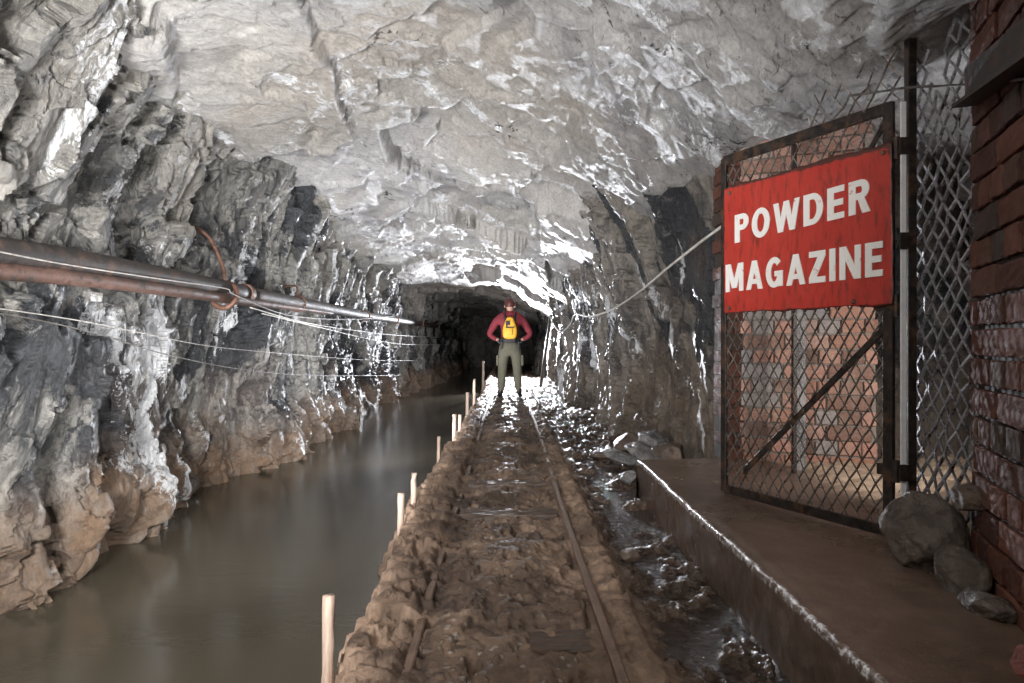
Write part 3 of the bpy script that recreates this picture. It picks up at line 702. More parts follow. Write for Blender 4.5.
# ------------------------------------------------------------------ things
GX, GY = Vector((1.395, 2.50, 0)), Vector((1.026, 3.235, 0))      # hinge side, far side
gd = (GY - GX).normalized(); gn = Vector((-gd.y, gd.x, 0))        # gn points away; camera side is -gn or +gn
if gn.dot(Vector((0, 0, 0)) - GX) < 0: gn = -gn                   # make gn face the camera
GL = (GY - GX).length
def diamond_mesh(name, O, U, L, z0, z1, cw, ch, nrm, mat, parent, seed=1, drop=0.0, top=None, ww=0.0052, th=0.0024, bend=0.004):
    """expanded metal: wavy strands meeting at diamond knots"""
    rnd = random.Random(seed); bm = bmesh.new()
    U = Vector(U); nrm = Vector(nrm); up = Vector((0, 0, 1))
    ncol = int(round(L / cw * 2)); hw = L / ncol; nrow = int(round((z1 - z0) / ch * 2)); hh = (z1 - z0) / nrow
    j = {}; todo = []
    def P(i, k):
        if (i, k) not in j: j[(i, k)] = O + U * (i * hw + rnd.uniform(-1, 1) * bend * .5) + up * (z0 + k * hh + rnd.uniform(-1, 1) * bend * .6) + nrm * (rnd.uniform(-1, 1) * bend + 0.002 * (-1) ** k)
        return j[(i, k)]
    for k in range(nrow):
        for i in range(ncol):
            a, b = (P(i, k), P(i + 1, k + 1)) if (i + k) % 2 == 0 else (P(i + 1, k), P(i, k + 1))
            if drop and rnd.random() < drop: continue
            mid = (a + b) / 2
            if top and (mid.z > top((mid - O).dot(U)) + rnd.uniform(-.06, .05)): continue
            todo.append((a, b))
    par = {}
    def find(q):
        while par.setdefault(q, q) != q: q = par[q]
        return q
    for a, b in todo: par[find(tuple(a))] = find(tuple(b))
    cnt = {}
    for a, b in todo: cnt[find(tuple(a))] = cnt.get(find(tuple(a)), 0) + 1
    best = max(cnt, key=cnt.get)
    for a, b in todo:
        if find(tuple(a)) != best: continue
        dv = (b - a).normalized(); wv = dv.cross(nrm).normalized() * ww / 2
        tv = (nrm * 0.8 + up * 0.6).normalized() * th
        bar(bm, a - dv * .001, b + dv * .001, wv, tv)
    return finish(name, bm, mat, parent)

gate = empty('mesh_gate', (GX.x, GX.y, 0.2), 0)
tag(gate, 'tall dark iron gate of diamond mesh standing open on the ledge behind the red board', 'gate')
def gl(o):           # parts are built in world coordinates, then hung on the empty
    o.matrix_parent_inverse = Matrix.Translation(gate.location).inverted(); return o
zb, zt = 0.225, 1.775
up = Vector((0, 0, 1))
def gbar(name, a, b, wv, tv, mat, parent=gate):
    bm = bmesh.new(); bar(bm, a, b, wv, tv); bmesh.ops.bevel(bm, geom=bm.edges[:], offset=0.002, segments=1, affect='EDGES'); return gl(finish(name, bm, mat, parent))
A0, A1 = GX + up * zb, GX + up * zt; B0, B1 = GY + up * zb, GY + up * zt
gbar('stile', A0 - up * .02, A1 + up * .02, gd * 0.019, gn * 0.010, m_iron)
gbar('stile', B0 - up * .015, B1 + up * .01, gd * 0.016, gn * 0.010, m_iron)
gbar('top_rail', A1, B1, up * 0.022, gn * 0.009, m_iron)
gbar('bottom_rail', A0, B0, up * 0.020, gn * 0.009, m_iron)
gbar('middle_rail', A0 + up * 1.02, B0 + up * 1.02, up * 0.015, gn * 0.006, m_iron)
gbar('brace', A0 + gd * 0.02 + up * 0.74, B0 - gd * 0.12 + up * 0.10, up * 0.018, gn * 0.005 , m_iron)
gbar('brace', A1 + gd * 0.0 - up * 0.03, A1 + gd * 0.34 - up * 0.50, up * 0.016, gn * 0.005, m_iron)
gl(diamond_mesh('mesh_panel', GX, gd, GL, zb, zt, 0.053, 0.081, gn, m_mesh, gate, 5, 0.002))
for hz in (0.45, 1.05, 1.62):
    bm = bmesh.new(); tube(bm, [GX - gd * 0.028 + up * (hz - .04), GX - gd * 0.028 + up * (hz + .04)], 0.014, 10)
    bar(bm, GX - gd * .03 + up * hz, GX + gd * .04 + up * hz, up * .02, gn * .012); gl(finish('hinge', bm, m_iron, gate))

# steel strip, whitened to paint a flash highlight, and tall post on the hinge side
post = empty('gate_post', (1.462, 2.47, 0.2)); tag(post, 'tall dark iron post with a steel strip whitened as a highlight, holding the hinges of the mesh gate', 'post')
def pl(o): o.matrix_parent_inverse = Matrix.Translation(post.location).inverted(); return o
bm = bmesh.new(); bx(bm, 1.432, 1.462, 2.44, 2.47, 0.19, 2.08, None, 0.003); bx(bm, 1.425, 1.470, 2.43, 2.48, 0.19, 0.205); pl(finish('post_column', bm, m_iron, post))
bm = bmesh.new(); bx(bm, 1.408, 1.427, 2.445, 2.452, 0.24, 1.78, None, 0.0015); pl(finish('steel_strip', bm, m_strip_shine, post)); COL.objects['steel_strip']['label'] = 'steel strip painted white for a highlight'
for hz in (0.45, 1.28, 1.62):
    bm = bmesh.new(); bx(bm, 1.400, 1.44, 2.435, 2.446, hz - .03, hz + .03, None, 0.002); pl(finish('clamp', bm, m_iron, post))

# mesh between post and brick pier
q0 = Vector((1.470, 2.455, 0)); q1 = Vector((1.475, 2.12, 0)); qd = (q1 - q0).normalized(); qn = Vector((-1, 0.03, 0)).normalized()
sp = empty('side_screen', (1.485, 2.455, 0.2)); tag(sp, 'narrow tall screen of wet diamond mesh between the iron gate post and the brick pier', 'screen')
o = diamond_mesh('mesh_panel', q0, qd, (q1 - q0).length, 0.24, 2.2, 0.060, 0.086, qn, m_mesh_glint, sp, 9, 0.0, top=lambda u: 1.86 + 0.25 * (u > 0.2) * 1.0 + 0.1 * math.sin(u * 40), ww=0.009, th=0.004, bend=0.006)
o.matrix_parent_inverse = Matrix.Translation(sp.location).inverted()
# torn mesh above the gate
o = diamond_mesh('torn_mesh', GX - gd * 0.04, gd, 0.80, 1.79, 2.07, 0.066, 0.090, gn, m_mesh, None, 13, 0.12, top=lambda u: 1.99 - 0.22 * u, bend=0.012)
tag(o, 'ragged torn strip of dark diamond mesh sticking up above the gate', 'mesh')

# --- the sign
sg = empty('warning_sign', (GX.x, GX.y, 1.05)); tag(sg, 'red painted board reading POWDER MAGAZINE on the mesh gate', 'sign')
def sl(o): o.matrix_parent_inverse = Matrix.Translation(sg.location).inverted(); return o
def sign_material():
    n = N('weathered_red_paint')
    med = n.noise(7, 8, 0.7); v = n.noise(16, 7, 0.7, n.mapv((3, 3, 0.7)))
    c = n.mix(med, (0.36, 0.022, 0.015), (0.52, 0.050, 0.032))
    c = n.mix(n.ramp(v, [(0.50, 0.0), (0.66, 0.75)]), c, (0.13, 0.022, 0.015))
    e = n.attr('edge')
    c = n.mix(n.ramp(n.ma('ADD', e, n.ma('MULTIPLY', n.ma('SUBTRACT', n.noise(30, 7, 0.75), 0.5), 1.6)), [(0.5, 0.0), (0.75, 1.0)]), c, n.mix(med, (0.03, 0.015, 0.012), (0.12, 0.03, 0.02)))
    return n.out(c, n.ramp(med, [(0.3, 0.35), (0.7, 0.6)]), n.bump(v, 0.3, 0.004))
def paint_material():
    n = N('worn_white_paint')
    v = n.noise(22, 8, 0.75)
    c = n.mix(n.ramp(v, [(0.60, 0.0), (0.68, 1.0)]), (0.78, 0.77, 0.75), (0.45, 0.14, 0.11))
    return n.out(c, 0.5, n.bump(v, 0.2, 0.002))
m_red, m_white = sign_material(), paint_material()
SZ0, SZ1 = 1.052, 1.640
S0 = GX - gd * 0.028 + gn * 0.016; SL = GL + 0.012
nu, nv = 90, 62
U, V = np.meshgrid(np.linspace(0, 1, nu), np.linspace(0, 1, nv), indexing='ij')
ed = np.maximum(np.exp(-np.minimum(U, 1 - U) * SL / 0.011), np.exp(-np.minimum(V, 1 - V) * 0.59 / 0.011))
ed = np.clip(ed * 0.9 + 0.45 * sm(0.86, 1.0, V) * (1 - U) + 0.4 * sm(0.97, 1, V), 0, 1)
jag = fbm(U * 14, V * 10, U * 0, 4, 801)
uu = U * SL + np.where((U == 0) | (U == 1), 0.006 * jag, 0); vv = SZ0 + V * (SZ1 - SZ0) + np.where((V == 0) | (V == 1), 0.010 * jag, 0)
base = np.array([S0.x, S0.y, 0])
off = 0.003 * fbm(U * 3, V * 3, U * 0, 3, 805) + 0.006 * sm(0.9, 1, V) * jag
def slab_pts(o):
    return np.stack([base[0] + gd.x * uu + gn.x * (off + o), base[1] + gd.y * uu + gn.y * (off + o), vv], -1)
front = slab_pts(0.004); 
o = grid_mesh('board', front, m_red, dict(edge=ed)); o.parent = sg; sl(o)
md = o.modifiers.new('solid', 'SOLIDIFY'); md.thickness = 0.004; md.offset = 0
# lettering: outlines drawn as polygons (unit cap height 1), strokes of a bold grotesque
def box_l(x0, y0, x1, y1): return [(x0, y0), (x1, y0), (x1, y1), (x0, y1)]
def arc(cx, cy, rx, ry, a0, a1, n=14): return [(cx + rx * math.cos(math.radians(a0 + (a1 - a0) * k / n)), cy + ry * math.sin(math.radians(a0 + (a1 - a0) * k / n))) for k in range(n + 1)]
def ring_strip(outer, inner): return [[outer[k], outer[k + 1], inner[k + 1], inner[k]] for k in range(len(outer) - 1)]
T = 0.235
def thick(p, q, t=T):
    (x0, y0), (x1, y1) = p, q; return [(x0 - t / 2, y0), (x0 + t / 2, y0), (x1 + t / 2, y1), (x1 - t / 2, y1)]
def G_P(w=.66): 
    r = .29; cx = w - r
    o = [(T, 1.0)] + arc(cx, 1 - r, r, r, 90, -90) + [(T, 1 - 2 * r)]; i = [(T, 1 - .19)] + arc(cx, 1 - r, r - T, r - .19, 90, -90) + [(T, 1 - 2 * r + .19)]
    return [box_l(0, 0, T, 1)] + ring_strip(o, i), w
def G_O(w=.80): return ring_strip(arc(w / 2, .5, w / 2, .515, 0, 360, 32), arc(w / 2, .5, w / 2 - T, .515 - .20, 0, 360, 32)), w
def G_W(w=1.08):
    t = .21; return [thick((.30, 0), (t / 2, 1), t), thick((.30, 0), (w / 2, 1), t), thick((w - .30, 0), (w / 2, 1), t), thick((w - .30, 0), (w - t / 2, 1), t)], w
def G_D(w=.74):
    o = [(T, 1.0)] + arc(w - .40, .5, .40, .5, 90, -90, 20) + [(T, 0)]; i = [(T, .81)] + arc(w - .40, .5, .40 - T, .31, 90, -90, 20) + [(T, .19)]
    return [box_l(0, 0, T, 1)] + ring_strip(o, i), w
def G_E(w=.60): return [box_l(0, 0, T, 1), box_l(T, .81, w, 1), box_l(T, .41, w * .93, .60), box_l(T, 0, w, .19)], w
def G_R(w=.72):
    q, _ = G_P(.68); return q + [[(.30, .46), (.52, .46), (w, 0), (w - .27, 0)]], w
def G_M(w=.92):
    return [box_l(0, 0, .21, 1), box_l(w - .21, 0, w, 1), thick((w / 2, .12), (.14, 1), .24), thick((w / 2, .12), (w - .14, 1), .24)], w
def G_A(w=.82): return [thick((.12, 0), (w / 2, 1), .23), thick((w - .12, 0), (w / 2, 1), .23), box_l(.22, .19, w - .22, .36)], w
def G_G(w=.78): return ring_strip(arc(w / 2, .5, w / 2, .515, 42, 360, 28), arc(w / 2, .5, w / 2 - T, .515 - .20, 42, 360, 28)) + [box_l(w * .52, .36, w, .54), box_l(w - .22, .02, w, .5)], w
def G_Z(w=.66): return [box_l(0, .81, w, 1), box_l(0, 0, w, .19), [(0, .17), (.30, .17), (w, .83), (w - .30, .83)]], w
def G_I(w=T): return [box_l(0, 0, T, 1)], w
def G_N(w=.78): return [box_l(0, 0, .22, 1), box_l(w - .22, 0, w, 1), [(.0, 1), (.25, 1), (w, 0), (w - .25, 0)]], w
GLY = dict(P=G_P, O=G_O, W=G_W, D=G_D, E=G_E, R=G_R, M=G_M, A=G_A, G=G_G, Z=G_Z, I=G_I, N=G_N)
def word(text, u0, u1, za0, za1, h0, h1):
    """u measured from the far (left) edge of the board; baseline and cap height may drift"""
    glyphs = [GLY[c]() for c in text]; gap = .15
    W = sum(g[1] for g in glyphs) + gap * (len(text) - 1); k = (u1 - u0) / W
    bm = bmesh.new(); cur = 0
    for polys, gw in glyphs:
        for pi, poly in enumerate(polys):
            fr = []
            for (px, py) in poly:
                u = u0 + (cur + px) * k; f = (u - u0) / (u1 - u0); h = h0 + (h1 - h0) * f
                zz = za0 + (za1 - za0) * f + py * h
                fr.append(S0 + gd * (SL - u) + gn * (0.0105 + pi * 0.00004) + up * zz)
            a = [bm.verts.new(p) for p in fr]; b = [bm.verts.new(p - gn * 0.004) for p in fr]
            bm.faces.new(a); bm.faces.new(b[::-1])
            for q in range(len(a)): bm.faces.new((a[q], b[q], b[(q + 1) % len(a)], a[(q + 1) % len(a)]))
        cur += gw + gap
    return sl(finish('lettering', bm, m_white, sg))
word('POWDER', 0.075, 0.752, 1.372, 1.405, 0.128, 0.128)
word('MAGAZINE', 0.018, 0.800, 1.150, 1.160, 0.128, 0.128)
for u, zz in ((0.04, 1.61), (0.80, 1.61), (0.04, 1.075), (0.68, 1.072)):
    bm = bmesh.new(); p = S0 + gd * (SL - u) + up * zz; tube(bm, [p + gn * 0.003, p + gn * 0.014], [0.011, 0.008], 8); sl(finish('bolt', bm, m_rust, sg))

# steel angle over the brick pier
bm = bmesh.new(); fd = Vector((-0.343, -0.939, 0)); fn = Vector((-0.939, 0.343, 0))
p = Vector((1.43, 2.10, 0)) + fn * 0.022; bar(bm, p + up * 1.69 + fd * 0.05, p + fd * 0.75 + up * 1.60, up * 0.055, fn * 0.012)
bar(bm, p + up * 1.635 + fd * 0.05 + fn * .015, p + fd * 0.75 + up * 1.545 + fn * .015, up * 0.006, fn * 0.03)
tag(finish('steel_angle', bm, m_iron), 'dark steel angle bar fixed across the top of the brick pier', 'bar')

# upright and pale board against the store's brick wall, seen through the gate
bm = bmesh.new(); bx(bm, 1.555, 1.575, 3.72, 3.75, 0.18, 2.0, None, .002)
tag(finish('iron_upright', bm, m_iron), 'thin dark upright standing behind the gate in front of the brick wall', 'post')
bm = bmesh.new(); bx(bm, 1.585, 1.66, 3.80, 3.82, 0.19, 1.9, None, .004)
tag(finish('pale_board', bm, m_slab), 'pale grey upright board beside the thin dark upright behind the gate', 'board')

# --- pipe on the left wall
def px_left(X, Y, x):
    y = -x * 683 / (508 - X); return Vector((x, y, 0.92 + (342 - Y) * y / 683))
pp = empty('water_pipe', (-2.02, 3.0, 1.3)); tag(pp, 'long black iron pipe with a rusty underside fixed along the left rock wall', 'pipe')
def ppl(o): o.matrix_parent_inverse = Matrix.Translation(pp.location).inverted(); return o
pc = [(-1.98, -1.2, 1.10), (-2.0, 1.5, 1.20), (-2.0, 2.75, 1.275), (-2.0, 4.0, 1.29), (-2.0, 5.2, 1.285), (-1.98, 7.6, 1.28), (-1.98, 9.5, 1.28), (-1.98, 12.0, 1.30), (-1.98, 15.5, 1.32), (-1.97, 19.0, 1.34), (-1.97, 22.5, 1.36)]
pts = curve_pts(pc, 10)
segs = [(0, 40, 0.062), (40, 60, 0.060), (60, 80, 0.056), (80, 100, 0.055)]
for a, b, r in segs:
    bm = bmesh.new(); tube(bm, pts[a:b + 1], r, 20); ppl(finish('pipe_length', bm, m_pipe, pp, True))
for k in (40, 60, 70, 80, 90):
    bm = bmesh.new(); p, q = pts[k], pts[k + 1]; t = (q - p).normalized(); tube(bm, [p - t * .03, p - t * .028, p + t * .028, p + t * .03], [0.062, 0.075, 0.075, 0.062], 20); ppl(finish('joint_collar', bm, m_rust, pp))
# rusty lower pipe running under it
lp = [Vector(v) + Vector((0.028, 0, -0.078 + 0.012 * max(0, (v[1] - 3)) * 0.6)) for v in pc[:6]]
bm = bmesh.new(); tube(bm, curve_pts(lp, 10), [0.036] * 40 + [0.036 - 0.0022 * k for k in range(11)], 14)
o = finish('rusty_pipe', bm, m_rust2, None, True); tag(o, 'thin brown rusty pipe tucked under the long black pipe on the left wall', 'pipe')
# hanger: rusty loop round the pipe with a strap up the wall
for hy, big in ((4.82, 1), (6.5, 0)):
    h = empty('pipe_hanger', (-2.0, hy, 1.28)); tag(h, 'rusty iron hook hanger looped under the pipe, nearest to the viewer' if big else 'small rusty iron ring round the pipe, farther along than the hook hanger', 'hanger')
    bm = bmesh.new(); rr = 0.085 if big else 0.070
    cz = 1.265 if big else 1.28
    tube(bm, [(-2.0 + rr * math.cos(a), hy + (0.03 * math.sin(a) if big else 0), cz + rr * 1.05 * math.sin(a) - (0.02 if big else 0)) for a in np.linspace(-2.9 if big else -math.pi, 1.5 if big else math.pi, 22)], 0.019 if big else 0.012, 8)
    o = finish('loop', bm, m_rust, h, True); o.matrix_parent_inverse = Matrix.Translation(h.location).inverted()
    bm = bmesh.new(); tube(bm, curve_pts([(-2.0, hy, cz + rr), (-2.03, hy + .04, cz + rr + .10), (-2.15, hy + .08, cz + rr + (.32 if big else .1)), (-2.32, hy + .1, cz + rr + (.42 if big else .12))], 6), 0.013 if big else 0.009, 8)
    o = finish('strap', bm, m_rust, h, True); o.matrix_parent_inverse = Matrix.Translation(h.location).inverted()

# cables along the left wall
def left_cable(pix, x, r, mat, label):
    bm = bmesh.new(); tube(bm, curve_pts([px_left(X, Y, x) for X, Y in pix], 8), r, 6)
    o = finish('cable', bm, mat, None, True); tag(o, label, 'cable')
left_cable([(-400, 218), (-120, 236), (-30, 247), (60, 264), (150, 278), (225, 289), (236, 296), (290, 316), (345, 320), (383, 318), (397, 316)], -1.88, 0.0035, m_wiremid, 'pale cable draped along the face of the black pipe, sagging below it farther on')
left_cable([(250, 308), (300, 322), (348, 330), (400, 336), (446, 338)], -1.90, 0.0045, m_wire, 'thin pale cable just below the pipe, upper of the three running into the dark')
left_cable([(262, 314), (320, 328), (372, 340), (408, 345), (446, 345)], -1.88, 0.004, m_wire, 'thin pale cable below the pipe, lower of the close pair')
left_cable([(-300, 282), (-60, 302), (60, 318), (125, 330), (205, 346), (270, 353), (330, 358), (380, 361), (425, 361)], -1.90, 0.0028, m_wiremid, 'thin cable strung level halfway between the pipe and the canal')
left_cable([(-20, 313), (25, 318), (100, 335), (170, 356), (250, 371), (320, 376), (400, 376)], -1.94, 0.003, m_wired, 'lowest thin dark wire sagging along the left wall')
# cable on the right wall
def at(X, Y, y): return Vector(((X - 508) / 683 * y, y, 0.92 + (342 - Y) * y / 683))
bm = bmesh.new(); tube(bm, curve_pts([at(752, 200, 4.03), at(728, 222, 3.98), at(700, 243, 4.4), at(666, 270, 4.9), at(640, 292, 5.6), at(612, 310, 6.4), at(590, 317, 7.3), at(575, 315, 8.2), at(570, 325, 8.6), at(561, 332, 9.2), at(552, 322, 9.9), at(548, 306, 10.4)], 8), 0.009, 6)
tag(finish('cable', bm, m_wire, None, True), 'pale cable hanging in loops along the right rock wall beyond the gate', 'cable')
bm = bmesh.new(); tube(bm, curve_pts([at(850, 96, 2.62), at(880, 92, 2.50), at(908, 88, 2.36), at(950, 86, 2.16), at(978, 84, 2.03), at(1024, 79, 1.66), at(1070, 70, 1.4)], 8), 0.0045, 6)
tag(finish('cable', bm, m_wired, None, True), 'thin dark cable crossing the iron post and the brick pier near the roof', 'cable')

# leaning bar far down the tunnel
bm = bmesh.new(); a = Vector((0.62, 13.0, 0.05)); b = Vector((0.83, 13.2, 1.44)); bar(bm, a, b, (0.03, 0, 0), (0, 0.02, 0))
tag(finish('leaning_prop', bm, m_sleeper), 'dark timber prop leaning against the right wall beyond the person', 'prop')

# --- rails
def rail(name, x, label):
    bm = bmesh.new()
    prof = [(-.028, -.05), (.028, -.05), (.028, -.042), (.006, -.036), (.006, -.010), (.016, -.004), (.016, .010), (.010, .014), (-.010, .014), (-.016, .010), (-.016, -.004), (-.006, -.010), (-.006, -.036), (-.028, -.042)]
    Y = list(np.arange(-1.4, 1.5, 0.2)) + list(np.arange(1.5, 23, 0.12)); prev = None
    for y in Y:
        wx = x + 0.006 * math.sin(y * 1.3) ; wz = (-0.044 + 0.02 * float(sm(4, 8, y)) if x < 0 else 0.000) + 0.006 * math.sin(y * 0.9 + x) + float(rise(np.array(y)))
        r = [bm.verts.new((wx + p, y, wz + q)) for p, q in prof]
        if prev:
            for k in range(len(r)): bm.faces.new((prev[k], prev[(k + 1) % len(r)], r[(k + 1) % len(r)], r[k]))
        else: bm.faces.new(r)
        prev = r
    bm.faces.new(prev[::-1]); o = finish(name, bm, m_rail); tag(o, label, 'rail')
rail('track_rail', -0.295, 'left rail of the narrow track, half buried in mud on the canal side')
rail('track_rail', 0.305, 'right rail of the narrow track, standing proud along the wet gutter')

# --- sleepers
slab_labels = ['muddy timber sleeper across the track, nearest to the viewer', 'muddy timber sleeper across the track, second from the viewer', 'muddy timber sleeper across the track, third from the viewer', 'muddy timber sleeper across the track, fourth from the viewer', 'muddy timber sleeper across the track, farthest of the five uncovered ones']
for k, y in enumerate((2.14, 2.95, 3.75, 4.55, 5.35)):
    rnd = random.Random(40 + k); bm = bmesh.new()
    bx(bm, -0.285, 0.250, -0.075, 0.075, -0.10, 0.0, None, 0.008)
    bmesh.ops.subdivide_edges(bm, edges=[e for e in bm.edges if e.calc_length() > 0.1], cuts=10, use_grid_fill=True)
    for v in bm.verts: v.co += Vector((0, rnd.uniform(-1, 1), rnd.uniform(-1, 1))) * 0.0035
    o = finish('sleeper', bm, m_sleeper); o.location = (0.02, y, -0.014); o.rotation_euler = (0, rnd.uniform(-.01, .01), rnd.uniform(-.05, .05)); tag(o, slab_labels[k], 'sleeper', 'track sleepers')

# --- stakes along the canal
def stake(x, y, top, r, label, seed, bot=-0.47):
    rnd = random.Random(seed); bm = bmesh.new(); n = 14; pts = []
    for k in range(n + 1):
        f = k / n; pts.append(Vector((rnd.uniform(-1, 1) * .0012 + 0.012 * (f - .5), rnd.uniform(-1, 1) * .002, bot + (top - bot) * f)))
    tube(bm, pts, [r * (1 + rnd.uniform(-.07, .07)) for _ in pts], 9)
    for v in bm.verts: v.co += Vector((rnd.uniform(-1, 1), rnd.uniform(-1, 1), rnd.uniform(-1, 1))) * r * 0.08
    o = finish('wooden_stake', bm, m_stake, None, True); o.location = (x, y, 0); tag(o, label, 'stake', 'stakes along the canal bank')
st = [(327, 2.02, .168, .018, 'thick pale wooden stake nearest to the viewer, at the canal edge'), (400, 3.50, .142, .018, 'pale wooden stake in the water, second nearest, left of a taller one'), (413, 3.97, .155, .017, 'pale wooden stake on the bank just behind and right of the second one'),
      (438, 5.37, .172, .014, 'short stake alone at the canal edge about halfway to the person'), (454, 6.6, .215, .020, 'stake in the paired cluster halfway along the bank, left one'), (459.5, 7.0, .17, .018, 'stake in the paired cluster halfway along the bank, right one'),
      (467, 8.7, .27, .022, 'dark stake beyond the paired cluster on the bank'), (474, 10.6, .33, .022, 'thin stake on the bank left of the feet of the person'), (483, 13.8, .52, .024, 'farthest stake, standing at the bank left of the person')]
for k, (X, y, top, r, lab) in enumerate(st):
    stake((X - 508) / 683 * y, y, top, r, lab, 60 + k)

# --- rocks
def rock(name, loc, size, mat, label, seed, cat='rock', rot=(0, 0, 0), flat=False, lumps=1.0, group=None):
    bm = bmesh.new(); bmesh.ops.create_icosphere(bm, subdivisions=5, radius=1.0)
    P = np.array([v.co[:] for v in bm.verts]); x, y, z = P.T
    # cut by random planes for a broken outline
    rnd = np.random.RandomState(seed); r = np.ones(len(P))
    for _ in range(11 if not flat else 9):
        nn = rnd.normal(size=3); nn /= np.linalg.norm(nn); h = rnd.uniform(.62, .86); dp = P @ nn; r = np.where(dp * r > h, h / np.maximum(dp, 1e-6), r)
    r = r + lumps * (0.06 * fbm(x * 2.5, y * 2.5, z * 2.5, 4, seed) + 0.02 * fbm(x * 9, y * 9, z * 9, 2, seed + 3))
    P = P * r[:, None]
    if flat: P[:, 2] = np.clip(P[:, 2], -0.55, 0.55)
    P = P * np.array(size)
    for v, p in zip(bm.verts, P): v.co = p
    o = finish(name, bm, mat, None, True); o.location = loc; o.rotation_euler = rot
    if label: tag(o, label, cat, group)
    return o
rock('boulder', (1.335, 2.20, 0.285), (0.125, 0.14, 0.15), m_boulder, 'wet lumpy boulder plastered with mud at the foot of the iron gate post', 901, lumps=1.8)
rock('rock', (1.40, 2.06, 0.445), (0.065, 0.06, 0.045), m_stone, 'small dark rock resting on the boulder against the brick pier', 902)
rock('rock', (1.31, 1.98, 0.25), (0.075, 0.10, 0.075), m_boulder, 'muddy rock between the big boulder and the brick pier', 903)
rock('rock', (1.265, 1.80, 0.215), (0.055, 0.09, 0.045), m_boulder, 'low muddy rock along the foot of the brick pier', 944)
rock('stone', (0.535, 2.98, -0.01), (0.045, 0.035, 0.030), m_stone, 'squarish brown stone lying alone in the gutter right of the track', 905, 'stone')
rock('brick_fragment', (1.125, 1.47, 0.222), (0.032, 0.05, 0.04), m_redst, 'bright red brick fragment at the foot of the brick pier, right edge', 906, 'brick')
rock('glint_pebble', (0.905, 1.38, 0.208), (0.015, 0.02, 0.012), m_slab, 'small shiny stone added in place of a wet glint on the ledge', 907, 'glint_pebble')  # stands in for a white glint on the wet ledge
# rock pile where the ledge ends
rock('rock_slab', (0.97, 4.72, 0.12), (0.13, 0.34, 0.055), m_slab, 'long flat grey slab leaning over the rubble at the end of the ledge', 911, rot=(0.22, 0.28, 0.30), flat=True)
rock('rock_slab', (0.86, 5.15, 0.05), (0.13, 0.20, 0.05), m_slab, 'wide flat grey slab behind the long leaning one', 912, rot=(0.1, 0.12, 0.5), flat=True)
rock('rock', (1.13, 4.80, 0.12), (0.12, 0.16, 0.12), m_stone, 'dark angular rock between the leaning slab and the right wall', 913)
rock('rock', (1.10, 5.25, 0.12), (0.14, 0.16, 0.14), m_slab, 'rounded grey rock at the top of the rubble against the wall', 914)
rock('rock', (0.97, 5.55, 0.08), (0.13, 0.15, 0.10), m_stone, 'brown rock at the far end of the rubble by the right wall', 915)
rock('rock', (1.22, 4.50, 0.08), (0.10, 0.12, 0.09), m_boulder, 'dark muddy rock in the gap between ledge and right wall', 916)
rock('rock', (0.76, 5.55, 0.0), (0.10, 0.09, 0.035), m_stone, 'flat brown rock lying left of the rubble pile', 917)
rock('rock', (0.83, 4.62, 0.0), (0.07, 0.10, 0.05), m_slab, 'small wet rock in front of the leaning slab', 918)
# fallen blocks at the foot of the left wall
for k, (X, Y, s) in enumerate(((20, 590, .16), (75, 560, .17), (188, 488, .13), (250, 462, .16), (300, 430, .2), (322, 420, .18), (365, 403, .22))):
    y = 1.12 * 683 / (Y + 8 - 342); x = (X - 508) / 683 * y
    rock('rock', (x - .06, y, -0.13), (s, s * 1.1, s * .85), m_stone if k % 2 else m_boulder, 'rust stained block at the waterline of the left wall, ' + ['nearest to the viewer', 'second from the viewer', 'third from the viewer', 'fourth from the viewer', 'fifth from the viewer', 'sixth from the viewer', 'farthest from the viewer'][k], 930 + k, group='blocks at the waterline')

# ------------------------------------------------------------------ the person (seen from behind, hands on hips)
def flat_mat(name, c0, c1, rough=0.8, scale=25):
    n = N(name); f = n.noise(scale, 6, 0.7); return n.out(n.mix(f, c0, c1), rough, n.bump(f, 0.3, 0.005))
m_jacket = flat_mat('dark_red_fleece', (0.15, 0.014, 0.024), (0.26, 0.030, 0.045))
m_trouser = flat_mat('muddy_olive_trousers', (0.085, 0.082, 0.055), (0.17, 0.16, 0.115))
m_boot = flat_mat('black_rubber', (0.015, 0.014, 0.013), (0.04, 0.036, 0.03), 0.35)
m_skin = flat_mat('skin', (0.48, 0.27, 0.19), (0.56, 0.33, 0.24), 0.5)
m_glove = flat_mat('grey_gloves', (0.10, 0.10, 0.11), (0.2, 0.2, 0.21), 0.7)
m_pack = flat_mat('yellow_pack_fabric', (0.72, 0.38, 0.02), (0.85, 0.50, 0.05), 0.5)
m_strap = flat_mat('black_webbing', (0.012, 0.012, 0.014), (0.03, 0.03, 0.035), 0.6)
m_helmet = flat_mat('dark_reddish_hair', (0.06, 0.018, 0.015), (0.12, 0.035, 0.028), 0.5)

def skin_body(name, joints, edges, mat, parent, root=0, sub=2):
    me = bpy.data.meshes.new(name); me.from_pydata([j[:3] for j in joints], edges, [])
    o = link(name, me, mat, parent)
    md = o.modifiers.new('skin', 'SKIN'); md.use_smooth_shade = True
    sv = me.skin_vertices[0].data
    for k, j in enumerate(joints):
        r = j[3]; sv[k].radius = r if isinstance(r, tuple) else (r, r); sv[k].use_root = (k == root)
    s = o.modifiers.new('sub', 'SUBSURF'); s.levels = sub; s.render_levels = sub
    return o
PY, PX = 11.25, 0.03
PZ = float(ground_z(np.array([[0.0]]), np.array([[PY]]))[0][0, 0]) + 0.005
person = empty('person', (PX, PY, PZ)); person.scale = (.945, .945, .945); tag(person, 'person seen from behind, hands on hips, in maroon top and olive trousers on the track', 'person')
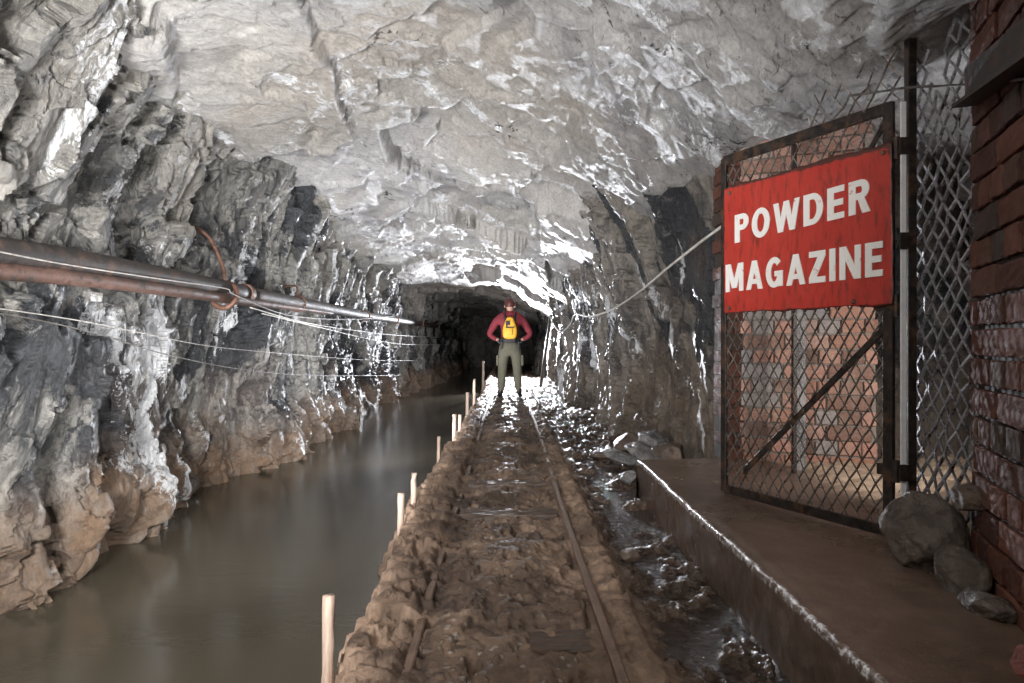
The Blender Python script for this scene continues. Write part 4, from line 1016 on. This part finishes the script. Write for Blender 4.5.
# body: pelvis, spine, neck, head, arms, legs (x right, y away, z up; faces away, +y)
J = [(0, 0, .93, (.11, .075)), (0, 0, 1.08, (.10, .07)), (0, .0, 1.25, (.125, .075)), (0, -.0, 1.38, (.11, .065)), (0, 0, 1.475, (.058, .058)), (0, .015, 1.53, (.055, .06)), (0, .02, 1.62, (.076, .095)), (0, .015, 1.70, (.06, .075)),
     (-.19, -.005, 1.385, .062), (-.335, .0, 1.16, .047), (-.37, .0, 1.10, .043), (-.235, .0, 1.03, .034), (-.19, .01, 1.015, .030),
     (.19, -.005, 1.385, .062), (.335, .0, 1.16, .047), (.37, .0, 1.10, .043), (.235, .0, 1.03, .034), (.19, .01, 1.015, .030),
     (-.10, 0, .84, .095), (-.125, .01, .50, .062), (-.135, -.02, .34, .062), (-.155, 0, .09, .042),
     (.10, 0, .84, .095), (.125, .01, .50, .062), (.135, -.02, .34, .062), (.155, 0, .09, .042)]
E = [(0, 1), (1, 2), (2, 3), (3, 4), (4, 5), (5, 6), (6, 7), (3, 8), (8, 9), (9, 10), (10, 11), (11, 12), (3, 13), (13, 14), (14, 15), (15, 16), (16, 17), (0, 18), (18, 19), (19, 20), (20, 21), (0, 22), (22, 23), (23, 24), (24, 25)]
skin_body('body', J, E, m_skin, person)
# jumper
J2 = [(0, 0, 0.96, (.172, .126)), (0, 0, 1.12, (.160, .115)), (0, 0, 1.26, (.188, .128)), (0, -.01, 1.385, (.165, .108)), (0, 0.005, 1.535, (.070, .070)),
      (-.20, -.005, 1.39, .080), (-.29, 0, 1.25, .066), (-.365, .0, 1.115, .058), (-.295, .0, 1.06, .048), (-.218, .0, 1.022, .041),
      (.20, -.005, 1.39, .080), (.29, 0, 1.25, .066), (.365, .0, 1.115, .058), (.295, .0, 1.06, .048), (.218, .0, 1.022, .041)]
skin_body('jumper', J2, [(0, 1), (1, 2), (2, 3), (3, 4), (3, 5), (5, 6), (6, 7), (7, 8), (8, 9), (3, 10), (10, 11), (11, 12), (12, 13), (13, 14)], m_jacket, person)
J3 = [(0, 0, .93, (.178, .128)), (0, 0, 1.03, (.166, .120)), (-.105, -.005, .82, .112), (-.125, .0, .66, .100), (-.130, .01, .50, .084), (-.140, -.01, .32, .082), (-.155, .0, .13, .060), (.105, -.005, .82, .112), (.125, .0, .66, .100), (.130, .01, .50, .084), (.140, -.01, .32, .082), (.155, 0, .13, .060)]
skin_body('trousers', J3, [(0, 1), (0, 2), (2, 3), (3, 4), (4, 5), (5, 6), (0, 7), (7, 8), (8, 9), (9, 10), (10, 11)], m_trouser, person)
for s in (-1, 1):
    skin_body('boot', [(s * .157, .0, .26, .058), (s * .160, 0, .10, .050), (s * .163, -.02, .045, (.045, .045)), (s * .185, .10, .040, (.045, .036)), (s * .20, .19, .035, (.040, .028))], [(0, 1), (1, 2), (1, 3), (3, 4)], m_boot, person, 1)
    # hand on the hip: palm, four fingers forward over the hip, thumb behind
    hx = s * .205
    skin_body('glove', [(hx + s * .035, .0, 1.032, .030), (hx, .015, 1.012, (.030, .018)), (hx - s * .012, .055, .99, (.034, .016))], [(0, 1), (1, 2)], m_glove, person, 1)
    gp = [o for o in COL.objects if o.name.startswith('glove')][-1]
    for f, (dz, ln) in enumerate(((.026, .058), (.010, .066), (-.007, .060), (-.022, .048))):
        skin_body('finger', [(hx - s * .012, .050, .99 + dz, .010), (hx - s * .024, .075 + ln * .3, .985 + dz, .0095), (hx - s * .05, .075 + ln * .75, .978 + dz, .0085), (hx - s * .075, .07 + ln, .972 + dz, .007)], [(0, 1), (1, 2), (2, 3)], m_glove, gp, 0, 1)
    skin_body('thumb', [(hx + s * .010, .005, 1.005, .012), (hx - s * .005, -.040, .985, .011), (hx - s * .03, -.075, .970, .009)], [(0, 1), (1, 2)], m_glove, gp, 0, 1)
    # ears
    skin_body('ear', [(s * .083, .012, 1.635, (.008, .018)), (s * .088, .008, 1.605, (.008, .016)), (s * .083, .010, 1.58, (.006, .010))], [(0, 1), (1, 2)], m_skin, person, 0, 1)
    # shoulder straps
    bm = bmesh.new(); tube(bm, curve_pts([(s * .075, -.13, 1.30), (s * .085, -.135, 1.42), (s * .10, -.04, 1.475), (s * .11, .09, 1.40), (s * .11, .14, 1.25), (s * .10, .12, 1.10)], 6), 0.018, 8)
    finish('shoulder_strap', bm, m_strap, person, True)
    bm = bmesh.new(); bx(bm, -.012, .012, -.006, .006, -.14, .0, Matrix.Translation((s * .15, -.135, 0.99))); finish('hanging_strap', bm, m_strap, person)
    # pockets
    bm = bmesh.new(); bx(bm, -.022, .022, -.06, .06, -.09, .09, Matrix.Translation((s * .215, .0, .66)), .012); finish('trouser_pocket', bm, m_trouser, person, True)
# face (turned away from the camera)
bm = bmesh.new(); tube(bm, [(0, .105, 1.625), (0, .128, 1.60), (0, .135, 1.585), (0, .112, 1.575)], [.008, .012, .015, .012], 10); finish('nose', bm, m_skin, person, True)
for s in (-1, 1):
    bm = bmesh.new(); bmesh.ops.create_icosphere(bm, subdivisions=2, radius=.012, matrix=Matrix.Translation((s * .032, .104, 1.62))); finish('eye', bm, flat_mat('eye_white', (.7, .7, .7), (.75, .75, .75), .2), person, True)
bm = bmesh.new(); tube(bm, [(-.025, .102, 1.548), (0, .112, 1.546), (.025, .102, 1.548)], [.004, .007, .004], 8); finish('mouth', bm, flat_mat('lips', (.42, .16, .13), (.45, .18, .15), .5), person, True)
# short dark reddish hair under lamp strap
bm = bmesh.new(); bmesh.ops.create_icosphere(bm, subdivisions=4, radius=1.0)
for v in list(bm.verts):
    p = v.co.copy(); v.co = Vector((p.x * .094, p.y * .112 - .002, p.z * .105 + 1.645)); n_ = 1 + 0.02 * math.sin(p.x * 30) * math.sin(p.y * 25 + p.z * 21); v.co = Vector((v.co.x * n_, v.co.y, v.co.z))
bmesh.ops.delete(bm, geom=[v for v in bm.verts if v.co.z < 1.585 + max(0, v.co.y + .02) * 0.8], context='VERTS')
o = finish('hair', bm, m_helmet, person, True); md = o.modifiers.new('s', 'SOLIDIFY'); md.thickness = .01
# belt with battery
bm = bmesh.new()
ring = [(.183 * math.cos(a), .133 * math.sin(a)) for a in np.linspace(0, 2 * math.pi, 32, endpoint=False)]
vs = [[bm.verts.new((x * k, y * k, z)) for x, y in ring] for k, z in ((1, .975), (1.03, .985), (1.03, 1.035), (1, 1.045))]
for A, B in zip(vs, vs[1:]):
    for k in range(32): bm.faces.new((A[k], A[(k + 1) % 32], B[(k + 1) % 32], B[k]))
finish('belt', bm, m_strap, person, True)
bm = bmesh.new(); bx(bm, -.10, .10, -.045, .03, -.035, .035, Matrix.Translation((0, -.145, 1.005)), .012); finish('belt_bag', bm, m_strap, person, True)
# yellow backpack: a thing carried by the person
pk = empty('backpack', (PX, PY - .178, PZ + .975)); pk.scale = (.945, .945, .945); tag(pk, 'small bright yellow backpack with black straps on the back of the person', 'backpack')
bm = bmesh.new(); bmesh.ops.create_cube(bm, size=1.0); bmesh.ops.subdivide_edges(bm, edges=bm.edges[:], cuts=9, use_grid_fill=True)
for v in bm.verts:
    x, y, z = v.co * 2; t = (z + 1) / 2
    k = (abs(x) ** 4 + abs(y) ** 4 + abs(z) ** 4) ** .25; x, y, z = x / max(k, 1e-6) * max(abs(v.co.x), abs(v.co.y), abs(v.co.z)) * 2, y / max(k, 1e-6) * max(abs(v.co.x), abs(v.co.y), abs(v.co.z)) * 2, z / max(k, 1e-6) * max(abs(v.co.x), abs(v.co.y), abs(v.co.z)) * 2
    wdt = .125 * (1 - .42 * sm(0.35, 1.0, t))
    v.co = Vector((x * wdt, y * .07 * (1 - .25 * t), .19 + z * .19))
finish('bag', bm, m_pack, pk, True)
bm = bmesh.new(); bx(bm, -.055, .055, -.02, .012, -.06, .06, Matrix.Translation((-.01, -.066, .13)), .01); finish('front_pocket', bm, m_pack, pk, True)
bm = bmesh.new(); bx(bm, -.035, .035, -.012, .006, -.035, .035, Matrix.Translation((-.035, -.062, .275)), .005); bx(bm, -.012, .012, -.01, .006, -.11, .03, Matrix.Translation((-.055, -.066, .24)), .003); finish('black_patch', bm, m_strap, pk)
bm = bmesh.new(); bx(bm, -.075, .075, -.004, .004, -.008, .008, Matrix.Translation((0, -.075, .20)), .002); finish('compression_strap', bm, m_strap, pk)
